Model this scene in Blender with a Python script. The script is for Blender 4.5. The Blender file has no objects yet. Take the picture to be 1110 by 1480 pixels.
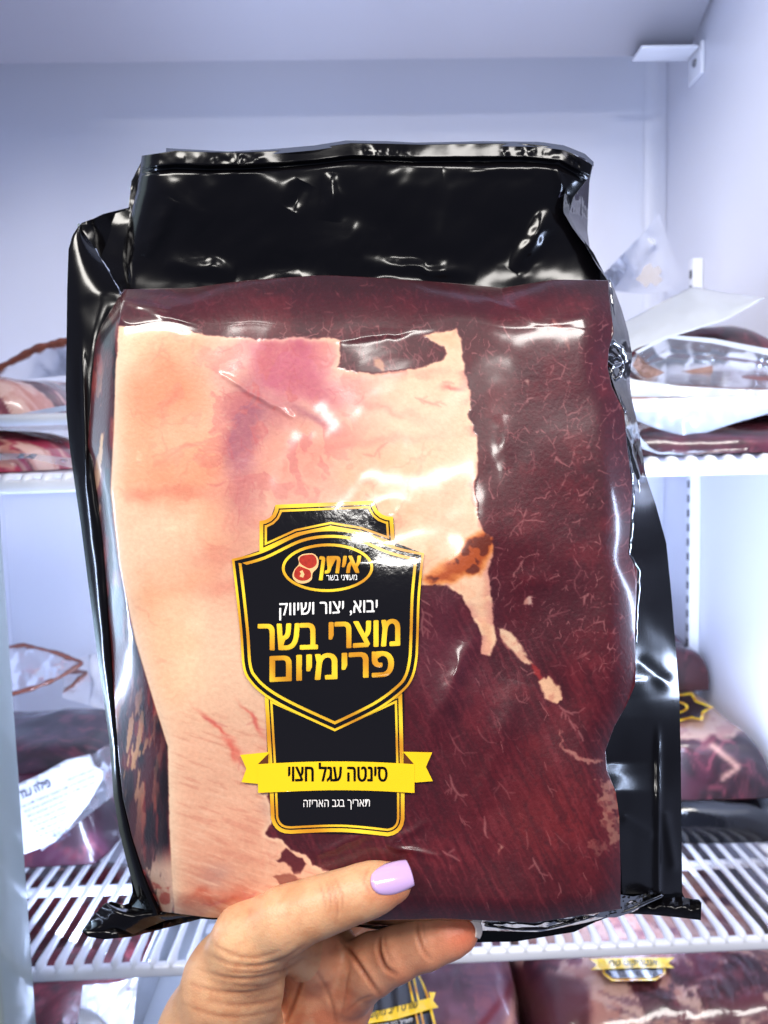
import bpy, bmesh, math, random
import numpy as np
from mathutils import Vector, Matrix, noise as mnoise
from mathutils.geometry import tessellate_polygon

random.seed(7)
SC = bpy.context.scene
COL = SC.collection

# ------------------------------------------------------------------ camera
FPX = 1069.0                     # focal length in photograph pixels (1110 x 1480)
CZ = 1.35
pitch, yaw, roll = math.radians(-5.0), math.radians(1.57), math.radians(1.48)
fwd = np.array([math.sin(yaw)*math.cos(pitch), math.cos(yaw)*math.cos(pitch), math.sin(pitch)])
r0 = np.cross(fwd, [0, 0, 1.0]); r0 /= np.linalg.norm(r0)
u0 = np.cross(r0, fwd)
rgt = r0*math.cos(roll) - u0*math.sin(roll)
upv = np.cross(rgt, fwd)
CAM = np.array([0, 0, CZ])
cd = bpy.data.cameras.new('camera'); cam = bpy.data.objects.new('camera', cd); COL.objects.link(cam)
cam.matrix_world = Matrix(((rgt[0], upv[0], -fwd[0], CAM[0]), (rgt[1], upv[1], -fwd[1], CAM[1]),
                           (rgt[2], upv[2], -fwd[2], CAM[2]), (0, 0, 0, 1)))
cd.sensor_fit = 'VERTICAL'; cd.sensor_height = 36; cd.lens = 36*FPX/1480
cd.clip_start = 0.01; cd.clip_end = 50
cd.dof.use_dof = True; cd.dof.focus_distance = 0.262; cd.dof.aperture_fstop = 15.0
SC.camera = cam

# ------------------------------------------------------------------ world, lamps, exposure
w = bpy.data.worlds.new('World'); SC.world = w; w.use_nodes = True
w.node_tree.nodes['Background'].inputs[0].default_value = (0.58, 0.66, 1.0, 1)
w.node_tree.nodes['Background'].inputs[1].default_value = 0.25
SC.view_settings.view_transform = 'Standard'; SC.view_settings.look = 'None'
SC.view_settings.exposure = 0; SC.view_settings.gamma = 1
SC.cycles.use_denoising = True
SC.cycles.max_bounces = 8; SC.cycles.transparent_max_bounces = 12


def lamp(name, loc, target, sx, sy, energy, color):
    l = bpy.data.lights.new(name, 'AREA'); l.shape = 'RECTANGLE'; l.size = sx; l.size_y = sy
    l.energy = energy; l.color = color
    o = bpy.data.objects.new(name, l); COL.objects.link(o); o.location = loc
    o.rotation_euler = (Vector(target)-Vector(loc)).to_track_quat('-Z', 'Y').to_euler()
    return o


lamp('shop_ceiling_lamp', (0.03, -1.30, 2.22), (0.0, 0.3, 1.3), 0.34, 0.09, 5.5, (1.0, 0.97, 0.92))
lamp('shop_ceiling_lamp', (-1.0, -0.7, 2.75), (0.0, 0.3, 1.3), 1.2, 0.3, 42, (1.0, 0.96, 0.90))
lamp('shop_ceiling_lamp', (0.8, -0.9, 2.75), (0.0, 0.3, 1.3), 1.2, 0.3, 36, (1.0, 0.96, 0.92))
lamp('fridge_led_lamp', (-0.33, 0.40, 1.15), (-0.02, 0.94, 1.78), 0.03, 0.74, 6.0, (0.58, 0.71, 1.0))
lamp('fridge_led_lamp', (0.30, 0.40, 1.15), (0.10, 0.94, 1.78), 0.03, 0.74, 5.2, (0.58, 0.71, 1.0))


# ------------------------------------------------------------------ helpers
def P(px, py, d):
    """point seen at photo pixel (px,py) at depth d metres along the view axis"""
    px = np.asarray(px, float); py = np.asarray(py, float); d = np.asarray(d, float)
    return CAM + d[..., None]*(fwd + ((px-555)/FPX)[..., None]*rgt - ((py-740)/FPX)[..., None]*upv)


def hit(px, py, axis, val):
    v = fwd + (px-555)/FPX*rgt - (py-740)/FPX*upv
    t = (val-CAM[axis])/v[axis]
    return CAM + t*v


def link(o, parent=None):
    COL.objects.link(o)
    if parent is not None:
        o.parent = parent
    return o


def thing(name, label, cat, loc=(0, 0, 0), group=None):
    o = bpy.data.objects.new(name, None); COL.objects.link(o); o.location = loc
    o.empty_display_size = 0.02
    o['label'] = label; o['category'] = cat
    if group: o['group'] = group
    return o


def tag(o, label, cat, group=None):
    o['label'] = label; o['category'] = cat
    if group: o['group'] = group
    return o


def mesh_np(name, V, Fs, mats, parent=None, smooth=True, cols=None, mi=None):
    """V (n,3), Fs (m,3|4) int array or list of tuples; vertices in world space"""
    me = bpy.data.meshes.new(name)
    V = np.asarray(V, float)
    if parent is not None:
        V = V - np.array(parent_loc(parent))
    if isinstance(Fs, np.ndarray):
        k = Fs.shape[1]
        me.vertices.add(len(V)); me.vertices.foreach_set('co', V.astype(np.float32).ravel())
        me.loops.add(Fs.size); me.loops.foreach_set('vertex_index', Fs.astype(np.int32).ravel())
        me.polygons.add(len(Fs)); me.polygons.foreach_set('loop_start', np.arange(0, Fs.size, k, dtype=np.int32))
        me.update(calc_edges=True)
    else:
        me.from_pydata([tuple(v) for v in V], [], [tuple(f) for f in Fs]); me.update()
    me.polygons.foreach_set('use_smooth', np.full(len(me.polygons), smooth))
    for m in (mats if isinstance(mats, (list, tuple)) else [mats]):
        me.materials.append(m)
    if mi is not None:
        me.polygons.foreach_set('material_index', np.asarray(mi, np.int32))
    if cols is not None:
        for an, arr in cols.items():
            arr = np.asarray(arr, np.float32)
            if arr.ndim == 1:
                a = me.attributes.new(an, 'FLOAT', 'POINT'); a.data.foreach_set('value', arr)
            else:
                if arr.shape[1] == 3:
                    arr = np.concatenate([arr, np.ones((len(arr), 1), np.float32)], 1)
                a = me.attributes.new(an, 'FLOAT_COLOR', 'POINT'); a.data.foreach_set('color', arr.ravel())
    me.validate()
    o = bpy.data.objects.new(name, me)
    return link(o, parent)


def parent_loc(p):
    l = np.zeros(3)
    while p is not None:
        l = l + np.array(p.location); p = p.parent
    return l


def grid_faces(nr, nc, flip=False, wrap=False):
    i, j = np.meshgrid(np.arange(nr-1), np.arange(nc if wrap else nc-1), indexing='ij')
    j2 = (j+1) % nc
    a = i*nc+j; b = i*nc+j2; c = (i+1)*nc+j2; d = (i+1)*nc+j
    f = np.stack([a, d, c, b] if not flip else [a, b, c, d], -1).reshape(-1, 4)
    return f


def interp(pts, t):
    """x as a function of y along a polyline [(x,y)..] ordered by y"""
    pts = np.array(pts, float)
    return np.interp(t, pts[:, 1], pts[:, 0])


def resample(pts, n):
    pts = np.array(pts, float)
    s = np.r_[0, np.cumsum(np.linalg.norm(np.diff(pts[:, :2], axis=0), axis=1))]
    t = np.linspace(0, s[-1], n)
    return np.stack([np.interp(t, s, pts[:, k]) for k in range(pts.shape[1])], 1)


def smoothpts(pts, n, it=2):
    q = resample(pts, n)
    for _ in range(it):
        q[1:-1] = 0.25*q[:-2]+0.5*q[1:-1]+0.25*q[2:]
    return q


# ---- numpy noise
def _hash(ix, iy, seed):
    h = (ix.astype(np.int64)*374761393 + iy.astype(np.int64)*668265263 + seed*1442695041) & 0x7fffffff
    h = ((h ^ (h >> 13))*1274126177) & 0x7fffffff
    return ((h ^ (h >> 16)) & 0xffff)/65535.0


def vnoise(x, y, seed=0):
    xi = np.floor(x); yi = np.floor(y); fx = x-xi; fy = y-yi
    fx = fx*fx*fx*(fx*(fx*6-15)+10); fy = fy*fy*fy*(fy*(fy*6-15)+10)
    a = _hash(xi, yi, seed); b = _hash(xi+1, yi, seed); c = _hash(xi, yi+1, seed); d = _hash(xi+1, yi+1, seed)
    return (a*(1-fx)+b*fx)*(1-fy)+(c*(1-fx)+d*fx)*fy


def fbm(x, y, sc, octv=4, seed=0, sy=None):
    sy = sy or sc
    v = 0; a = 1; t = 0
    for k in range(octv):
        v = v+a*vnoise(x/sc*2**k+17.3*k, y/sy*2**k+9.1*k, seed+k*31); t += a; a *= 0.5
    return v/t


def sstep(a, b, x):
    t = np.clip((x-a)/(b-a), 0, 1)
    return t*t*(3-2*t)


def seg_dist(x, y, ax, ay, bx, by):
    dx, dy = bx-ax, by-ay
    L = dx*dx+dy*dy+1e-9
    t = np.clip(((x-ax)*dx+(y-ay)*dy)/L, 0, 1)
    return np.hypot(x-ax-t*dx, y-ay-t*dy), t


def poly_sd(x, y, poly):
    """signed distance, positive inside"""
    d = np.full(x.shape, 1e9); ins = np.zeros(x.shape, bool)
    n = len(poly)
    for i in range(n):
        ax, ay = poly[i]; bx, by = poly[(i+1) % n]
        dd, _ = seg_dist(x, y, ax, ay, bx, by); d = np.minimum(d, dd)
        c = ((ay > y) != (by > y))
        with np.errstate(divide='ignore', invalid='ignore'):
            xx = (bx-ax)*(y-ay)/((by-ay) if by != ay else 1e-9)+ax
        ins ^= c & (x < xx)
    return np.where(ins, d, -d)


def lin(c):
    c = np.asarray(c, float)/255.0
    return np.where(c <= 0.04045, c/12.92, ((c+0.055)/1.055)**2.4)


# ---- materials
def new_mat(name):
    m = bpy.data.materials.new(name); m.use_nodes = True
    return m, m.node_tree, m.node_tree.nodes['Principled BSDF']


def pmat(name, rgb, rough=0.5, metal=0.0, coat=0.0, noise=0.0, nscale=40, bump=0.0, bscale=200, spec=0.5, sss=0):
    m, nt, b = new_mat(name)
    col = (*lin(rgb), 1)
    b.inputs['Base Color'].default_value = col
    b.inputs['Roughness'].default_value = rough; b.inputs['Metallic'].default_value = metal
    b.inputs['Coat Weight'].default_value = coat; b.inputs['Coat Roughness'].default_value = 0.05
    b.inputs['Specular IOR Level'].default_value = spec
    tc = nt.nodes.new('ShaderNodeTexCoord')
    if noise:
        n = nt.nodes.new('ShaderNodeTexNoise'); n.inputs['Scale'].default_value = nscale; n.inputs['Detail'].default_value = 5
        nt.links.new(tc.outputs['Object'], n.inputs['Vector'])
        mx = nt.nodes.new('ShaderNodeMix'); mx.data_type = 'RGBA'
        mx.inputs[6].default_value = tuple(c*(1-noise) for c in col[:3])+(1,)
        mx.inputs[7].default_value = tuple(min(1, c*(1+noise)) for c in col[:3])+(1,)
        nt.links.new(n.outputs['Fac'], mx.inputs[0]); nt.links.new(mx.outputs[2], b.inputs['Base Color'])
    if bump:
        n = nt.nodes.new('ShaderNodeTexNoise'); n.inputs['Scale'].default_value = bscale; n.inputs['Detail'].default_value = 4
        nt.links.new(tc.outputs['Object'], n.inputs['Vector'])
        bp = nt.nodes.new('ShaderNodeBump'); bp.inputs['Strength'].default_value = bump; bp.inputs['Distance'].default_value = 0.001
        nt.links.new(n.outputs['Fac'], bp.inputs['Height']); nt.links.new(bp.outputs['Normal'], b.inputs['Normal'])
    return m


def film_mat(name, tint=(0.97, 0.97, 0.98), milk=0.04, milkcol=(0.85, 0.87, 0.9), rough=0.06, ior=1.5, bump=0.3, bscale=60, bdist=0.0006, gloss=1.0):
    m = bpy.data.materials.new(name); m.use_nodes = True; nt = m.node_tree
    nt.nodes.clear()
    out = nt.nodes.new('ShaderNodeOutputMaterial')
    tr = nt.nodes.new('ShaderNodeBsdfTransparent'); tr.inputs[0].default_value = (*tint, 1)
    gl = nt.nodes.new('ShaderNodeBsdfGlossy'); gl.inputs['Roughness'].default_value = rough; gl.inputs['Color'].default_value = (gloss, gloss, gloss, 1)
    df = nt.nodes.new('ShaderNodeBsdfDiffuse'); df.inputs[0].default_value = (*milkcol, 1)
    fr = nt.nodes.new('ShaderNodeFresnel'); fr.inputs[0].default_value = ior
    m1 = nt.nodes.new('ShaderNodeMixShader'); m1.inputs[0].default_value = milk
    m2 = nt.nodes.new('ShaderNodeMixShader')
    nt.links.new(tr.outputs[0], m1.inputs[1]); nt.links.new(df.outputs[0], m1.inputs[2])
    nt.links.new(fr.outputs[0], m2.inputs[0]); nt.links.new(m1.outputs[0], m2.inputs[1]); nt.links.new(gl.outputs[0], m2.inputs[2])
    nt.links.new(m2.outputs[0], out.inputs[0])
    tc = nt.nodes.new('ShaderNodeTexCoord')
    n = nt.nodes.new('ShaderNodeTexNoise'); n.inputs['Scale'].default_value = bscale; n.inputs['Detail'].default_value = 3
    n.inputs['Distortion'].default_value = 0.6
    nt.links.new(tc.outputs['Object'], n.inputs['Vector'])
    bp = nt.nodes.new('ShaderNodeBump'); bp.inputs['Strength'].default_value = bump; bp.inputs['Distance'].default_value = bdist
    nt.links.new(n.outputs['Fac'], bp.inputs['Height'])
    nt.links.new(bp.outputs[0], gl.inputs['Normal']); nt.links.new(bp.outputs[0], fr.inputs['Normal'])
    return m


def meat_mat(name, fine=True, coat=1.0, cbump=0.25, cscale=55, coatrough=0.07, gain=1.0):
    """vertex-painted flesh under clinging clear film (coat has its own wrinkles)"""
    m, nt, b = new_mat(name)
    at = nt.nodes.new('ShaderNodeAttribute'); at.attribute_name = 'flesh'
    tc = nt.nodes.new('ShaderNodeTexCoord')
    n = nt.nodes.new('ShaderNodeTexNoise'); n.inputs['Scale'].default_value = 700; n.inputs['Detail'].default_value = 4
    nt.links.new(tc.outputs['Object'], n.inputs['Vector'])
    mr = nt.nodes.new('ShaderNodeMapRange'); mr.inputs[3].default_value = 0.86*gain; mr.inputs[4].default_value = 1.12*gain
    nt.links.new(n.outputs['Fac'], mr.inputs[0])
    vm = nt.nodes.new('ShaderNodeVectorMath'); vm.operation = 'SCALE'
    nt.links.new(at.outputs['Color'], vm.inputs[0]); nt.links.new(mr.outputs[0], vm.inputs['Scale'])
    nt.links.new(vm.outputs[0], b.inputs['Base Color'])
    b.inputs['Roughness'].default_value = 0.45; b.inputs['Specular IOR Level'].default_value = 0.3
    b.inputs['Coat Weight'].default_value = coat; b.inputs['Coat Roughness'].default_value = coatrough
    b.inputs['Coat IOR'].default_value = 1.42
    bp = nt.nodes.new('ShaderNodeBump'); bp.inputs['Strength'].default_value = 0.35; bp.inputs['Distance'].default_value = 0.0004
    nt.links.new(n.outputs['Fac'], bp.inputs['Height']); nt.links.new(bp.outputs[0], b.inputs['Normal'])
    n2 = nt.nodes.new('ShaderNodeTexNoise'); n2.inputs['Scale'].default_value = cscale; n2.inputs['Detail'].default_value = 2.5
    n2.inputs['Distortion'].default_value = 0.5
    nt.links.new(tc.outputs['Object'], n2.inputs['Vector'])
    b2 = nt.nodes.new('ShaderNodeBump'); b2.inputs['Strength'].default_value = cbump; b2.inputs['Distance'].default_value = 0.002
    nt.links.new(n2.outputs['Fac'], b2.inputs['Height']); nt.links.new(b2.outputs[0], b.inputs['Coat Normal'])
    return m


M = {}
M['wall'] = pmat('white_enamel_steel', (226, 228, 240), 0.28, noise=0.02, nscale=6, bump=0.05, bscale=30)
M['panel'] = pmat('white_panel', (232, 232, 242), 0.35, noise=0.03, nscale=5)
M['jamb'] = pmat('grey_green_gloss', (150, 162, 160), 0.10, noise=0.05, nscale=10, bump=0.06, bscale=25)
M['wire'] = pmat('white_plastic_coating', (238, 240, 248), 0.25, coat=0.5, noise=0.03, nscale=60)
M['dark'] = pmat('dark_slot', (40, 42, 52), 0.6)
M['steel'] = pmat('screw_steel', (130, 130, 135), 0.3, metal=1.0)
M['black'] = pmat('black_film', (7, 6, 8), 0.15, coat=0.0, bump=0.08, bscale=45, spec=0.30)
M['clear'] = film_mat('clear_film')
M['seam'] = film_mat('clear_seam_film', tint=(0.8, 0.8, 0.85), milk=0.02, bump=0.35, bscale=110, gloss=0.6)
M['lip'] = film_mat('sealed_lip_film', tint=(0.35, 0.35, 0.4), milk=0.08, bump=0.2, bscale=60)
M['smoke'] = film_mat('dark_edge_film', tint=(0.07, 0.06, 0.08), milk=0.01, bump=0.25, bscale=60, bdist=0.0010, gloss=0.7)

# ------------------------------------------------------------------ refrigerator interior
YB, YF = 0.94, 0.52
XR = hit(953, 420, 1, YB)[0]
XL = hit(18, 900, 1, YB)[0]
ZL = hit(230, 1392, 1, YF)[2]        # lower shelf
ZU = hit(1000, 668, 1, YF)[2]        # upper shelf
ZB = ZL-0.135                        # bottom of the cabinet


def box_np(x0, x1, y0, y1, z0, z1):
    V = np.array([(x, y, z) for z in (z0, z1) for y in (y0, y1) for x in (x0, x1)], float)
    F = [(0, 2, 3, 1), (4, 5, 7, 6), (0, 1, 5, 4), (2, 6, 7, 3), (0, 4, 6, 2), (1, 3, 7, 5)]
    return V, F


def box(name, x0, x1, y0, y1, z0, z1, m, parent=None, bev=0.0):
    V, F = box_np(x0, x1, y0, y1, z0, z1)
    if parent is not None: V = V-parent_loc(parent)
    me = bpy.data.meshes.new(name); me.from_pydata([tuple(v) for v in V], [], F); me.update()
    if bev:
        bm = bmesh.new(); bm.from_mesh(me)
        bmesh.ops.bevel(bm, geom=bm.edges[:], offset=bev, segments=3, affect='EDGES', profile=0.5)
        bm.to_mesh(me); bm.free()
        me.polygons.foreach_set('use_smooth', np.full(len(me.polygons), True))
    me.materials.append(m)
    return link(bpy.data.objects.new(name, me), parent)


fr = thing('refrigerator', 'open white enamelled refrigerator cabinet behind the hand and the meat pack', 'refrigerator', (0, YB, ZB))
ZT = CZ+0.62
box('back_wall', XL-0.02, XR+0.02, YB, YB+0.02, ZB-0.02, ZT, M['wall'], fr)
box('side_wall', XR, XR+0.02, 0.50, YB-0.0005, ZB, ZT, M['wall'], fr)
box('side_wall', XL-0.02, XL, 0.455, YB-0.0005, ZB, ZT, M['wall'], fr)
box('cabinet_floor', XL, XR, 0.47, YB-0.001, ZB-0.02, ZB, M['wall'], fr)
XJ = hit(26, 1090, 1, 0.45)[0]
box('door_jamb', XL-0.02, XJ, 0.41, 0.45, ZB, ZT, M['jamb'], fr, bev=0.002)
box('light_block_top', XL-0.02, XR+0.02, 0.40, YB+0.02, ZT+0.0005, ZT+0.02, M['wall'], fr)  # unseen cover, added to keep lamp light from falling in behind the panel
# soft cove in the back right corner
ang = np.linspace(0, math.pi/2, 8); zz = np.linspace(ZB, ZT, 2)
V = [(XR-0.0202+0.02*math.sin(a)-0.0003, YB-0.0202+0.02*math.cos(a)-0.0003, z) for z in zz for a in ang]
mesh_np('corner_cove', V, grid_faces(2, 8, flip=True), M['wall'], fr)
# sloping panel under the cooling unit
pR = hit(1002, 84, 0, XR); pT = hit(1036, 0, 0, XR)
sl = (pT[2]-pR[2])/(pT[1]-pR[1])
yb_, zb_ = pR[1], pR[2]
y2 = 0.44; z2 = zb_+(y2-yb_)*sl
x0, x1 = XL, XR-0.006
V = [(x0, yb_, zb_), (x1, yb_, zb_), (x1, y2, z2), (x0, y2, z2),
     (x0, yb_, zb_+0.012), (x1, yb_, zb_+0.012), (x1, y2, z2+0.012), (x0, y2, z2+0.012)]
F = [(0, 1, 2, 3), (4, 7, 6, 5), (0, 4, 5, 1), (1, 5, 6, 2), (3, 2, 6, 7), (0, 3, 7, 4)]
me = bpy.data.meshes.new('sloping_panel'); me.from_pydata([tuple(np.array(v)-parent_loc(fr)) for v in V], [], F)
bm = bmesh.new(); bm.from_mesh(me); bmesh.ops.recalc_face_normals(bm, faces=bm.faces[:]); bmesh.ops.bevel(bm, geom=bm.edges[:], offset=0.003, segments=3, affect='EDGES'); bm.to_mesh(me); bm.free()
me.polygons.foreach_set('use_smooth', np.full(len(me.polygons), True)); me.materials.append(M['panel'])
link(bpy.data.objects.new('sloping_panel', me), fr)
box('light_block_fascia', XL, XR-0.0005, y2-0.012, y2-0.0005, z2-0.002, ZT-0.0005, M['panel'], fr)  # unseen board, added to block lamp light passing over the panel
# bracket: horizontal strip under the panel edge plus a tab on the side wall with a screw
bxl = hit(918, 90, 1, yb_-0.012)[0]
box('bracket', bxl, XR-0.0075, yb_-0.030, yb_-0.001, zb_-0.0035, zb_-0.001, M['wire'], fr, bev=0.0008)
br = box('bracket', XR-0.005, XR-0.0005, yb_-0.030, yb_+0.002, zb_-0.030, zb_+0.004, M['wire'], fr, bev=0.0015)


def disc(name, c, n, r, h, m, parent, seg=20):
    c = np.array(c); n = np.array(n, float); n /= np.linalg.norm(n)
    a = np.cross(n, [0.1, 0.3, 1.0]); a /= np.linalg.norm(a); b = np.cross(n, a)
    V = []; 
    for (rr, hh) in ((r, 0), (r, h*0.5), (r*0.75, h), (0.0001, h)):
        for k in range(seg):
            t = 2*math.pi*k/seg
            V.append(c+n*hh+rr*(math.cos(t)*a+math.sin(t)*b))
    return mesh_np(name, V, grid_faces(4, seg, wrap=True), m, parent)


disc('screw', (XR-0.0052, yb_-0.016, zb_-0.013), (-1, 0, 0), 0.0042, 0.0022, M['steel'], br)
# slotted uprights on the right side wall
yu = hit(1008, 600, 0, XR)[1]
ztop = hit(1008, 378, 0, XR)[2]
up = box('shelf_upright', XR-0.012, XR-0.0005, yu-0.012, yu, ZB+0.01, ztop, M['wire'], fr, bev=0.001)
z = ztop-0.012
while z > ZL-0.05:
    box('slot', XR-0.0124, XR-0.0118, yu-0.0088, yu-0.0040, z-0.0085, z, M['dark'], up)
    z -= 0.0165


# ------------------------------------------------------------------ wire shelves
def tube(name, pts, r, m, parent=None, seg=8, cap=True, rads=None):
    pts = [np.array(p, float) for p in pts]
    V = []
    n = len(pts)
    prev = None
    for i, p in enumerate(pts):
        t = pts[min(i+1, n-1)]-pts[max(i-1, 0)]; t /= (np.linalg.norm(t)+1e-12)
        if prev is None:
            a = np.cross(t, [0, 0, 1.0]) if abs(t[2]) < 0.9 else np.cross(t, [1.0, 0, 0])
        else:
            a = prev-t*np.dot(prev, t)
        a /= np.linalg.norm(a); b = np.cross(t, a); prev = a
        rr = rads[i] if rads is not None else r
        for k in range(seg):
            th = 2*math.pi*k/seg
            V.append(p+rr*(math.cos(th)*a+math.sin(th)*b))
    F = [tuple(f) for f in grid_faces(n, seg, wrap=True)]
    if cap:
        F.append(tuple(range(seg))); F.append(tuple(range((n-1)*seg, n*seg))[::-1])
    return mesh_np(name, V, F, m, parent)


def make_shelf(zs, label, rails, guard=None):
    sx0, sx1 = XL+0.012, XR-0.014
    t = thing('wire_shelf', label, 'shelf', (0, YF, zs), 'white wire shelves of the refrigerator')
    box('front_rail', sx0, sx1, YF-0.004, YF+0.004, zs-0.0095, zs+0.0005, M['wire'], t, bev=0.0032)
    for y in rails:
        box('cross_rail', sx0, sx1, y-0.004, y+0.004, zs-0.010, zs-0.0035, M['wire'], t, bev=0.002)
    for x in (sx0+0.003, sx1-0.003):
        tube('side_rod', [(x, YF+0.003, zs-0.003), (x, YB-0.02, zs-0.003)], 0.0042, M['wire'], t, seg=12)
    # one wire, copied
    n = int((sx1-sx0-0.02)/0.0138)
    first = None
    for i in range(n+1):
        x = sx0+0.012+i*0.0138
        if first is None:
            pts = [(x, YF-0.001, zs-0.004), (x, YF+0.003, zs+0.0008), (x, YF+0.008, zs+0.0016), (x, YF+0.03, zs+0.0016), (x, YB-0.02, zs+0.0016)]
            first = tube('wire', pts, 0.0019, M['wire'], t, seg=8, rads=[0.0044, 0.0040, 0.0034, 0.0027, 0.0027]); fx = x
            continue
        c = first.copy(); COL.objects.link(c); c.parent = t
        c.location = (x-fx, 0, 0)
    if guard:
        tube('guard_rod', [(sx0, YF-0.002, zs+guard), (sx1, YF-0.002, zs+guard)], 0.0045, M['wire'], t, seg=12)
        for x in (sx0+0.02, sx1-0.004):
            tube('guard_post', [(x, YF-0.001, zs-0.002), (x, YF-0.001, zs+guard)], 0.003, M['wire'], t, seg=8)
    return t


ym = hit(120, 1277, 2, ZL)[1]
y3 = hit(150, 1195, 2, ZL)[1]
make_shelf(ZL, 'white wire shelf below the pack, its long wires showing through to the packs under it', [ym, y3, YB-0.03])
make_shelf(ZU, 'white wire shelf at eye level behind the pack, with a guard rod along its front', [ym, YB-0.03], guard=hit(1000, 584, 1, YF)[2]-ZU)

# ------------------------------------------------------------------ the meat pack
S0 = 0.00025
RNG = np.random.RandomState(11)


def basedep(py):
    return 0.267+(700-np.asarray(py, float))*3.4e-5


# contours in photograph pixels (x, y)
LO = [(184, 410), (172, 428), (160, 448), (146, 470), (137, 500), (132, 560), (129, 610), (127, 645), (134, 668), (141, 720), (149, 787), (155, 860), (159, 940), (166, 1022), (171, 1090), (178, 1155), (191, 1210), (206, 1258), (229, 1318), (231, 1322)]
LI = [(186, 410), (180, 440), (172, 470), (168, 540), (166, 620), (161, 710), (173, 813), (197, 926), (223, 1012), (244, 1079), (246, 1196), (250, 1260), (253, 1318), (254, 1322)]
RO = [(879, 400), (882, 440), (887, 480), (880, 505), (878, 530), (884, 558), (902, 595), (906, 640), (914, 707), (911, 760), (908, 800), (921, 824), (920, 870), (918, 919), (919, 960), (918, 990), (905, 1020), (888, 1050), (875, 1085), (877, 1112), (890, 1145), (895, 1180), (897, 1260), (897, 1322)]
TO = [(184, 418), (230, 417), (275, 416), (320, 410), (357, 405), (456, 398), (480, 398), (560, 402), (653, 409), (726, 416), (800, 404), (878, 405)]
BO = [(229, 1317), (300, 1326), (420, 1332), (560, 1330), (640, 1328), (689, 1330), (771, 1334), (848, 1322), (897, 1314)]


def fx(pts, t, a=1):
    p = np.array(pts, float)
    return np.interp(t, p[:, a], p[:, 1-a])


YY_ = np.arange(380, 1400, 2.0)


def smo(pts, s=14):
    v = fx(pts, YY_); k = np.exp(-(np.arange(-3*s, 3*s+1, 2.0)/s)**2/2); k /= k.sum()
    return np.convolve(np.pad(v, len(k)//2, mode='edge'), k, 'valid')


sLI, sLO, sRO = smo(LI, 8), smo(LO, 8), smo(RO, 22)


def recess(x, y):
    """how far (metres) the pack surface falls back from its front plane"""
    xi, xo = np.interp(y, YY_, sLI), np.interp(y, YY_, sLO)
    tl = np.clip((xi-x)/np.maximum(xi-xo, 4), 0, 1.0)
    r = 0.017*np.power(tl, 1.3)
    # rounding just inside the left edge
    r = r+0.0016*np.exp(-np.clip(x-xi, 0, None)/9.0)*(1-tl)
    yo = fx(TO, x, 0)
    yb = 472+5*np.sin(x/60.0)+4*np.sin(x/23.0+1)
    tt = np.clip((yb-y)/(yb-yo), 0, 1.0)
    r = np.maximum(r, 0.012*tt**1.6)+0.3*np.minimum(r, 0.012*tt)
    r = r+0.0008*np.exp(-np.clip(y-yb, 0, None)/16.0)*(1-tt)
    xr = np.interp(y, YY_, sRO)
    tr = np.clip((x-(xr-46))/46, 0, 1)
    r = r+0.0065*tr**2
    ybm = fx(BO, x, 0)
    tb = np.clip((y-(ybm-34))/34, 0, 1)
    r = r+0.005*tb**1.8
    return r


def bulge(x, y):
    """gentle unevenness of the flesh (metres towards the viewer)"""
    b = 0.0055*(fbm(x, y, 190, 2, 5)-0.5)
    b = b+0.006*np.exp(-(((x-560)/230)**2+((y-860)/300)**2))
    # red loin beside the fat lies a little lower, with a rounded shoulder
    xe = np.interp(y, [480, 700, 900, 1000, 1330], [672, 694, 712, 770, 900])
    b = b-0.0007*sstep(-14, 30, x-xe)*sstep(440, 620, y)
    b = b+0.0016*np.exp(-(((x-815)/110)**2+((y-700)/260)**2))
    return b


def ripple(x, y):
    """film and flesh ripples that break up reflections; fades out below the label"""
    lab = np.exp(-((np.abs(x-480)/150)**6+(np.abs(y-965)/262)**6))
    r = 0.0007*(fbm(x+0.5*y, y, 70, 2, 77, 100)-0.5)
    d = np.abs(x-(640-0.55*(y-900)))/26.0
    # long tension folds running down the red flesh right of the label
    for (ax, ay, bx, by, wd, h) in ((700, 890, 600, 1100, 13, .0013), (665, 925, 635, 1085, 14, .0010), (745, 985, 690, 1180, 15, .0008),
                                    (560, 1195, 450, 1235, 7, .0006), (620, 1185, 560, 1222, 6, .0006), (560, 1222, 640, 1240, 5, .0005), (250, 450, 172, 432, 5, .0008), (172, 432, 300, 474, 4, .0004),
                                    (315, 540, 425, 603, 4, .0007), (735, 680, 724, 600, 12, .00035), (735, 840, 800, 830, 14, .0004), (480, 492, 640, 470, 7, .0004),
                                    (700, 430, 790, 470, 7, .0004), (790, 470, 860, 455, 6, .0003)):
        dd, t_ = seg_dist(x+8*(fbm(x, y, 24, 2, ax)-0.5), y+8*(fbm(x, y, 24, 2, ay)-0.5), ax, ay, bx, by)
        r = r+h*np.exp(-(dd/wd)**2)*np.sin(t_*math.pi)**0.7
    r = r*(1-0.75*lab)
    for (cx_, cy_, sx_, sy_, h_) in ((548, 978, 22, 14, .0006), (520, 815, 16, 12, .0004), (566, 745, 20, 16, .0007), (470, 1010, 26, 14, .0003)):
        r = r+h_*np.exp(-(((x-cx_)/sx_)**2+((y-cy_)/sy_)**2))
    return r


def surf(x, y, rip=1.0):
    return basedep(y)+recess(x, y)-bulge(x, y)-rip*ripple(x, y)


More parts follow.
